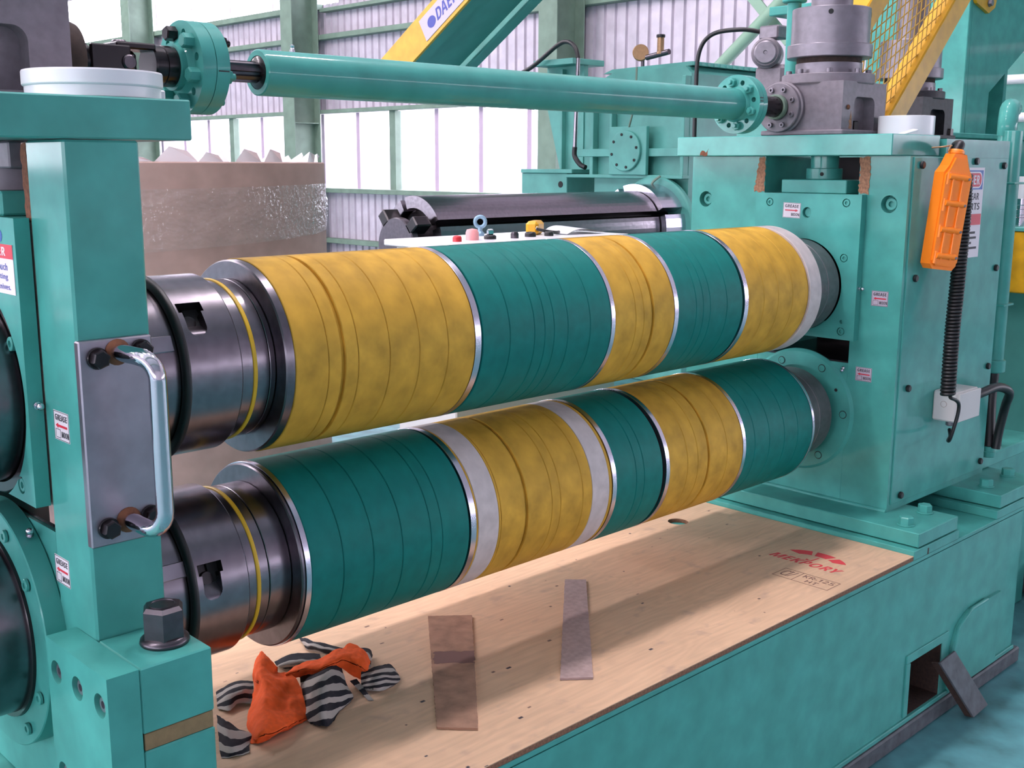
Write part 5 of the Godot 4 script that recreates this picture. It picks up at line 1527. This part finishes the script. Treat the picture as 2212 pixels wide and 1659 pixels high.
func build_hall() -> void:
	var f := struct_root("floor")
	part("slab", bx(v3(-14.3, -0.3, -42.3), v3(10.3, -0.001, 14.3), 0.0), M.teal_floor, f)
	var ce := struct_root("ceiling")
	part("deck", bx(v3(-14.3, 9.0, -42.3), v3(10.3, 9.3, 14.3), 0.0), M.roof, ce)
	for k in 9:
		var ra := struct_root("rafter")
		part("beam", bx(v3(-14.0, 8.5, -36.0 + k * 5.1 - 0.1), v3(10.0, 9.0, -36.0 + k * 5.1 + 0.1), 0.0), M.column_green, ra)
	# wall with the window strip
	var e := struct_root("wall_east")
	var sh_low: Mesh = null
	var cache := {}
	for k in 31:
		var z := -31.2 + k * 0.96
		var bands := [[0.0, 1.02], [2.17, 9.0]]
		if z < -14.8:
			bands = [[0.0, 1.02], [2.17, 3.68], [4.56, 9.0]]
		for b in bands:
			var key := str(b)
			if not cache.has(key):
				cache[key] = corrugated(0.0, b[0], b[1])
			placed("wall_sheet", cache[key], M.wall_sheet, e, Transform3D(Basis(), v3(0, 0, z)))
	for z in [[-42.3, -31.21], [-1.43, 14.3]]:
		part("wall_panel", bx(v3(10.0, 0.0, z[0]), v3(10.05, 1.02, z[1]), 0.0), M.wall_white, e)
		part("wall_panel", bx(v3(10.0, 2.17, z[0]), v3(10.05, 9.0, z[1]), 0.0), M.wall_white, e)
	var gi := 0
	for g in [[0.245, 0.315, -31.2, -1.4], [0.985, 1.05, -42.0, 14.0], [2.125, 2.18, -42.0, 14.0], [3.17, 3.24, -42.0, -1.4], [3.60, 3.68, -42.0, -14.3], [4.56, 4.64, -42.0, -14.3], [3.55, 3.60, -14.2, -9.3], [4.70, 4.78, -14.2, -1.4]]:
		gi += 1
		var t := struct_root("trim_%d" % gi)
		part("girt", bx(v3(9.86, g[0], g[2]), v3(9.995, g[1], g[3]), 0.004), M.column_green, t)
	# glazing, bay by bay
	var cols := [-29.6, -24.5, -19.4, -14.38, -9.15, -4.05, 1.05]
	for i in cols.size() - 1:
		var w := struct_root("window_%d" % (i + 1))
		var a: float = cols[i]
		var b: float = cols[i + 1]
		var n := 6
		for k in n:
			var z0 := lerpf(a, b, float(k) / n)
			var z1 := lerpf(a, b, float(k + 1) / n)
			part("pane", bx(v3(10.02, 1.05, z0 + 0.039), v3(10.026, 2.125, z1 - 0.039), 0.0), M.glass, w)
			var green := k == 2 or k == 4
			if i == 3 or i == 2:
				green = k == 2 + (3 - i) * 1
			part("post" if green else "mullion", bx(v3(9.93 if green else 9.99, 1.051, z0 - (0.065 if green else 0.038)), v3(10.045, 2.124, z0 + (0.065 if green else 0.038)), 0.002), M.column_green if green else M.mullion, w)
	for i in 3:
		var w := struct_root("window_%d" % (i + 7))
		part("pane", bx(v3(10.02, 3.681, cols[i]), v3(10.026, 4.559, cols[i + 1]), 0.0), M.glass, w)
		for k in 4:
			var z0 := lerpf(cols[i], cols[i + 1], k / 4.0)
			part("mullion", bx(v3(10.0, 3.681, z0 - 0.01), v3(10.04, 4.559, z0 + 0.01), 0.0), M.mullion, w)
	for k in 8:
		var z := -29.57 + 5.1 * k
		if absf(z + 14.27) < 0.3:
			z = -14.375
		if absf(z + 9.17) < 0.3:
			z = -9.15
		if absf(z + 19.37) < 0.3:
			z = -19.38
		var c := struct_root("column")
		part("flange", bx(v3(9.40, 0, z - 0.145), v3(9.416, 8.5, z + 0.145), 0.003), M.column_green, c)
		part("flange", bx(v3(9.84, 0, z - 0.145), v3(9.856, 8.5, z + 0.145), 0.003), M.column_green, c)
		part("web", bx(v3(9.4165, 0, z - 0.006), v3(9.8395, 8.5, z + 0.006), 0.0), M.column_green, c)
		part("stiffener", bx(v3(9.4165, 1.98, z - 0.13), v3(9.8395, 1.992, z + 0.13), 0.0), M.column_green, c)
	# wind brace with its perforated cleat
	var br := struct_root("wind_brace")
	part("tube", tb([v3(9.30, 2.30, -6.78), v3(9.30, 3.7, -5.05)], 0.062, 14), M.brace_green, br)
	part("cleat", bx(v3(-0.62, -0.05, -0.02), v3(0.35, 0.05, 0.0), 0.002, Transform3D(Basis(Vector3.BACK, Vector3.UP, Vector3.LEFT).rotated(Vector3.RIGHT, 0.80), v3(9.42, 2.78, -6.30))), M.brace_green, br)
	for k in 6:
		part("cleat_bolt", cy(v3(9.44, 2.78, -6.30) + Basis(Vector3.RIGHT, 0.80) * v3(0, 0.02 - 0.04 * (k % 2), -0.35 + 0.14 * k), Vector3.LEFT, 0.012, 0.0, 0.008, 0.001, 10), M.rust, br)
	# the other walls, unseen; west opening sized to light and sheen west-facing sides
	var w2 := struct_root("unseen_wall_west")
	part("wall_panel", bx(v3(-14.3, 0, -42.3), v3(-14.0, 1.25, 14.3), 0.0), M.wall_white, w2)
	part("wall_panel", bx(v3(-14.3, 2.9, -42.3), v3(-14.0, 9.0, 14.3), 0.0), M.wall_white, w2)
	for k in 12:
		part("pier", bx(v3(-14.3, 1.25, -42.3 + k * 5.1), v3(-14.0, 2.9, -42.3 + k * 5.1 + 0.3), 0.0), M.wall_white, w2)
	var w3 := struct_root("wall_north")
	part("wall_panel", bx(v3(-14.3, 0, -42.6), v3(10.3, 9.3, -42.3), 0.0), M.wall_white, w3)
	var w4 := struct_root("wall_south")
	part("wall_panel", bx(v3(-14.3, 0, 14.3), v3(10.3, 9.3, 14.6), 0.0), M.wall_white, w4)
	# outside: yard, block fence with openings, and a pale building
	var g := struct_root("ground_outside")
	part("yard", bx(v3(10.35, -0.4, -70), v3(60, -0.15, 40), 0.0), M.concrete, g)
	var fe := thing("yard_wall", "pale concrete yard wall with paired small vents outside the windows", "wall", v3(16.2, -0.15, -16))
	part("panels", bx(v3(16.0, -0.15, -60), v3(16.2, 1.73, 30), 0.0), M.concrete, fe)
	part("coping", bx(v3(15.95, 1.7305, -60), v3(16.25, 1.80, 30), 0.01), M.concrete, fe)
	for k in 16:
		var z := -26.5 + k * 1.35
		for y in [0.98, 1.37]:
			part("vent", bx(v3(15.985, y - 0.045, z - 0.06), v3(15.999, y + 0.045, z + 0.06), 0.0), M.mullion, fe)
	var bu := thing("office_building", "pale building with rows of reddish windows seen through the left windows", "building", v3(34, -0.15, -62))
	part("wall", bx(v3(30, -0.15, -75), v3(42, 7.0, -48), 0.0), M.concrete, bu)
	part("roof", bx(v3(29.6, 7.0, -75.4), v3(42.4, 7.3, -47.6), 0.0), M.concrete, bu)
	for k in 9:
		for j in 2:
			part("window", bx(v3(29.95, 1.6 + 2.6 * j, -72 + k * 2.5), v3(29.99, 2.9 + 2.6 * j, -70.8 + k * 2.5), 0.0), M.mullion, bu)

func build_lamps() -> void:
	for r in [[-2.55, 0.55], [-10.9, 0.72], [-19.2, 0.8]]:  # rows out of view, placed for the arbor shadows, tube highlight and back wall
		for x in ([-8.0, -5.4, -2.8, -0.2, 2.4, 5.0] if r[0] > -12.0 else [-6.0, 0.0, 5.0, 7.8]):
			if x > 4.5 and r[0] < -10.0 and r[0] > -12.0:
				continue
			var t := thing("unseen_high_bay_lamp", "unseen high bay lamp under the roof, out of view", "lamp", v3(x, 7.6, r[0]), "unseen high bay lamps")
			part("reflector", lath([[0.06, 0.45], [0.10, 0.44], [0.27, 0.05], [0.27, 0.03], [0.255, 0.03], [0.09, 0.42], [0.06, 0.43]], v3(x, 7.6, r[0]), Vector3.UP, 32), M.cast_grey, t)
			part("rod", cy(v3(x, 8.04, r[0]), Vector3.UP, 0.02, 0.0, 0.94, 0.001, 10), M.cast_grey, t)
			part("lamp_glass", cy(v3(x, 7.63, r[0]), Vector3.UP, 0.25, 0.0, 0.01, 0.001, 32), M.lamp_glow, t)
			var l := OmniLight3D.new()
			l.name = "light"
			l.light_color = Color(1.0, 0.95, 0.98)
			l.light_energy = LAMP * r[1]
			l.light_size = 0.22
			l.omni_range = 60.0
			l.omni_attenuation = 2.0
			l.shadow_enabled = true
			t.add_child(l, true)
			l.position = v3(0, -0.24, 0)
	
func build_rags() -> void:
	var om := [[Vector3(1.005, 0.537, -1.690), Vector3(1.004, 0.542, -1.678), Vector3(1.001, 0.540, -1.653), Vector3(1.006, 0.527, -1.634)],
		[Vector3(0.972, 0.522, -1.660), Vector3(0.962, 0.537, -1.621), Vector3(0.977, 0.532, -1.616), Vector3(1.007, 0.517, -1.631)],
		[Vector3(0.958, 0.497, -1.635), Vector3(0.946, 0.527, -1.578), Vector3(0.978, 0.520, -1.580), Vector3(1.016, 0.520, -1.589)],
		[Vector3(0.902, 0.488, -1.565), Vector3(0.915, 0.517, -1.532), Vector3(0.957, 0.507, -1.542), Vector3(1.000, 0.504, -1.544)],
		[Vector3(0.890, 0.486, -1.539), Vector3(0.876, 0.504, -1.484), Vector3(0.917, 0.504, -1.481), Vector3(0.985, 0.492, -1.510)],
		[Vector3(0.871, 0.484, -1.503), Vector3(0.880, 0.487, -1.489), Vector3(0.928, 0.486, -1.496), Vector3(0.982, 0.485, -1.504)]]
	var oa := [[Vector3(1.013, 0.517, -1.625), Vector3(1.053, 0.520, -1.631), Vector3(1.091, 0.527, -1.612), Vector3(1.126, 0.532, -1.612), Vector3(1.152, 0.532, -1.615), Vector3(1.158, 0.527, -1.583), Vector3(1.162, 0.512, -1.569)],
		[Vector3(1.004, 0.522, -1.605), Vector3(1.040, 0.522, -1.603), Vector3(1.065, 0.530, -1.577), Vector3(1.099, 0.534, -1.577), Vector3(1.118, 0.530, -1.571), Vector3(1.128, 0.522, -1.553), Vector3(1.141, 0.507, -1.549)],
		[Vector3(1.013, 0.507, -1.614), Vector3(1.053, 0.502, -1.616), Vector3(1.066, 0.510, -1.585), Vector3(1.095, 0.517, -1.578), Vector3(1.117, 0.502, -1.576), Vector3(1.125, 0.492, -1.565), Vector3(1.135, 0.487, -1.555)]]
	var sa := [[Vector3(1.041, 0.502, -1.616), Vector3(1.058, 0.522, -1.579), Vector3(1.090, 0.527, -1.580), Vector3(1.107, 0.512, -1.582)],
		[Vector3(1.014, 0.502, -1.572), Vector3(1.023, 0.527, -1.529), Vector3(1.069, 0.517, -1.546), Vector3(1.090, 0.502, -1.544)],
		[Vector3(0.999, 0.492, -1.543), Vector3(0.999, 0.522, -1.494), Vector3(1.041, 0.510, -1.511), Vector3(1.087, 0.490, -1.524)],
		[Vector3(0.977, 0.490, -1.500), Vector3(0.990, 0.512, -1.474), Vector3(1.026, 0.497, -1.491), Vector3(1.077, 0.486, -1.508)],
		[Vector3(0.977, 0.485, -1.487), Vector3(0.980, 0.488, -1.458), Vector3(0.997, 0.486, -1.459), Vector3(1.037, 0.485, -1.495)]]
	var sb := [[Vector3(1.129, 0.507, -1.550), Vector3(1.167, 0.504, -1.554), Vector3(1.199, 0.494, -1.561), Vector3(1.206, 0.485, -1.554)],
		[Vector3(1.123, 0.497, -1.545), Vector3(1.136, 0.510, -1.513), Vector3(1.177, 0.497, -1.520), Vector3(1.196, 0.485, -1.528)],
		[Vector3(1.114, 0.492, -1.530), Vector3(1.125, 0.502, -1.504), Vector3(1.163, 0.492, -1.509), Vector3(1.184, 0.484, -1.511)],
		[Vector3(1.114, 0.485, -1.520), Vector3(1.122, 0.488, -1.503), Vector3(1.139, 0.486, -1.498), Vector3(1.159, 0.484, -1.504)]]
	var sc := [[Vector3(1.109, 0.492, -1.560), Vector3(1.121, 0.494, -1.556)],
		[Vector3(1.104, 0.488, -1.526), Vector3(1.113, 0.490, -1.524)],
		[Vector3(1.097, 0.484, -1.490), Vector3(1.104, 0.484, -1.483)]]
	var sd := [[Vector3(1.057, 0.490, -1.727), Vector3(1.087, 0.497, -1.720), Vector3(1.112, 0.500, -1.696), Vector3(1.129, 0.497, -1.683)],
		[Vector3(1.049, 0.492, -1.702), Vector3(1.067, 0.502, -1.682), Vector3(1.089, 0.504, -1.663), Vector3(1.113, 0.500, -1.653)],
		[Vector3(1.061, 0.485, -1.697), Vector3(1.073, 0.488, -1.677), Vector3(1.093, 0.490, -1.661), Vector3(1.117, 0.487, -1.652)]]
	var se := [[Vector3(1.156, 0.487, -1.794), Vector3(1.150, 0.500, -1.741), Vector3(1.157, 0.504, -1.692), Vector3(1.175, 0.502, -1.658), Vector3(1.210, 0.497, -1.640), Vector3(1.211, 0.487, -1.627)],
		[Vector3(1.144, 0.486, -1.760), Vector3(1.133, 0.502, -1.712), Vector3(1.138, 0.510, -1.663), Vector3(1.157, 0.507, -1.631), Vector3(1.181, 0.502, -1.609), Vector3(1.196, 0.487, -1.612)],
		[Vector3(1.139, 0.484, -1.742), Vector3(1.143, 0.487, -1.712), Vector3(1.152, 0.488, -1.679), Vector3(1.164, 0.487, -1.643), Vector3(1.180, 0.487, -1.614), Vector3(1.181, 0.484, -1.594)]]
	var sf := [[Vector3(0.917, 0.487, -1.695), Vector3(0.938, 0.494, -1.692), Vector3(0.959, 0.497, -1.689), Vector3(0.982, 0.492, -1.676)],
		[Vector3(0.898, 0.490, -1.657), Vector3(0.913, 0.502, -1.645), Vector3(0.935, 0.504, -1.642), Vector3(0.965, 0.494, -1.647)],
		[Vector3(0.891, 0.485, -1.642), Vector3(0.898, 0.488, -1.615), Vector3(0.922, 0.490, -1.626), Vector3(0.943, 0.485, -1.615)]]
	var sg := [[Vector3(0.875, 0.487, -1.617), Vector3(0.871, 0.492, -1.585), Vector3(0.877, 0.490, -1.573), Vector3(0.879, 0.484, -1.550)],
		[Vector3(0.849, 0.490, -1.568), Vector3(0.845, 0.497, -1.532), Vector3(0.859, 0.492, -1.521), Vector3(0.886, 0.485, -1.519)],
		[Vector3(0.826, 0.487, -1.524), Vector3(0.826, 0.492, -1.492), Vector3(0.846, 0.488, -1.492), Vector3(0.873, 0.484, -1.508)],
		[Vector3(0.813, 0.484, -1.494), Vector3(0.824, 0.485, -1.483), Vector3(0.839, 0.484, -1.479), Vector3(0.852, 0.484, -1.477)]]
	var t := thing("orange_rag", "crumpled bright orange cloth rag lying among the striped rags on the plywood", "rag", v3(0.98, 0.482, -1.6))
	var s := ns()
	cloth(s, om, 44, 56, 1, 1, 0.007, 2)
	cloth(s, oa, 52, 22, 1, 1, 0.006, 5)
	part("cloth", s.commit(), M.orange_cloth, t)
	var u := thing("striped_rag", "black and grey striped knitted rag crumpled around the orange one", "rag", v3(0.98, 0.482, -1.62))
	s = ns()
	cloth(s, sa, 32, 32, 1.0, 2.2, 0.004, 11)
	cloth(s, sb, 26, 24, 1.0, 2.0, 0.003, 12)
	cloth(s, sc, 8, 14, 0.5, 1.0, 0.001, 13)
	cloth(s, sd, 30, 14, 1.0, 0.6, 0.003, 14)
	cloth(s, se, 40, 16, 1.0, 0.9, 0.003, 15)
	cloth(s, sf, 26, 20, 1.0, 1.5, 0.003, 16)
	cloth(s, sg, 26, 28, 1.0, 1.3, 0.004, 17)
	part("cloth", s.commit(), M.stripes, u)
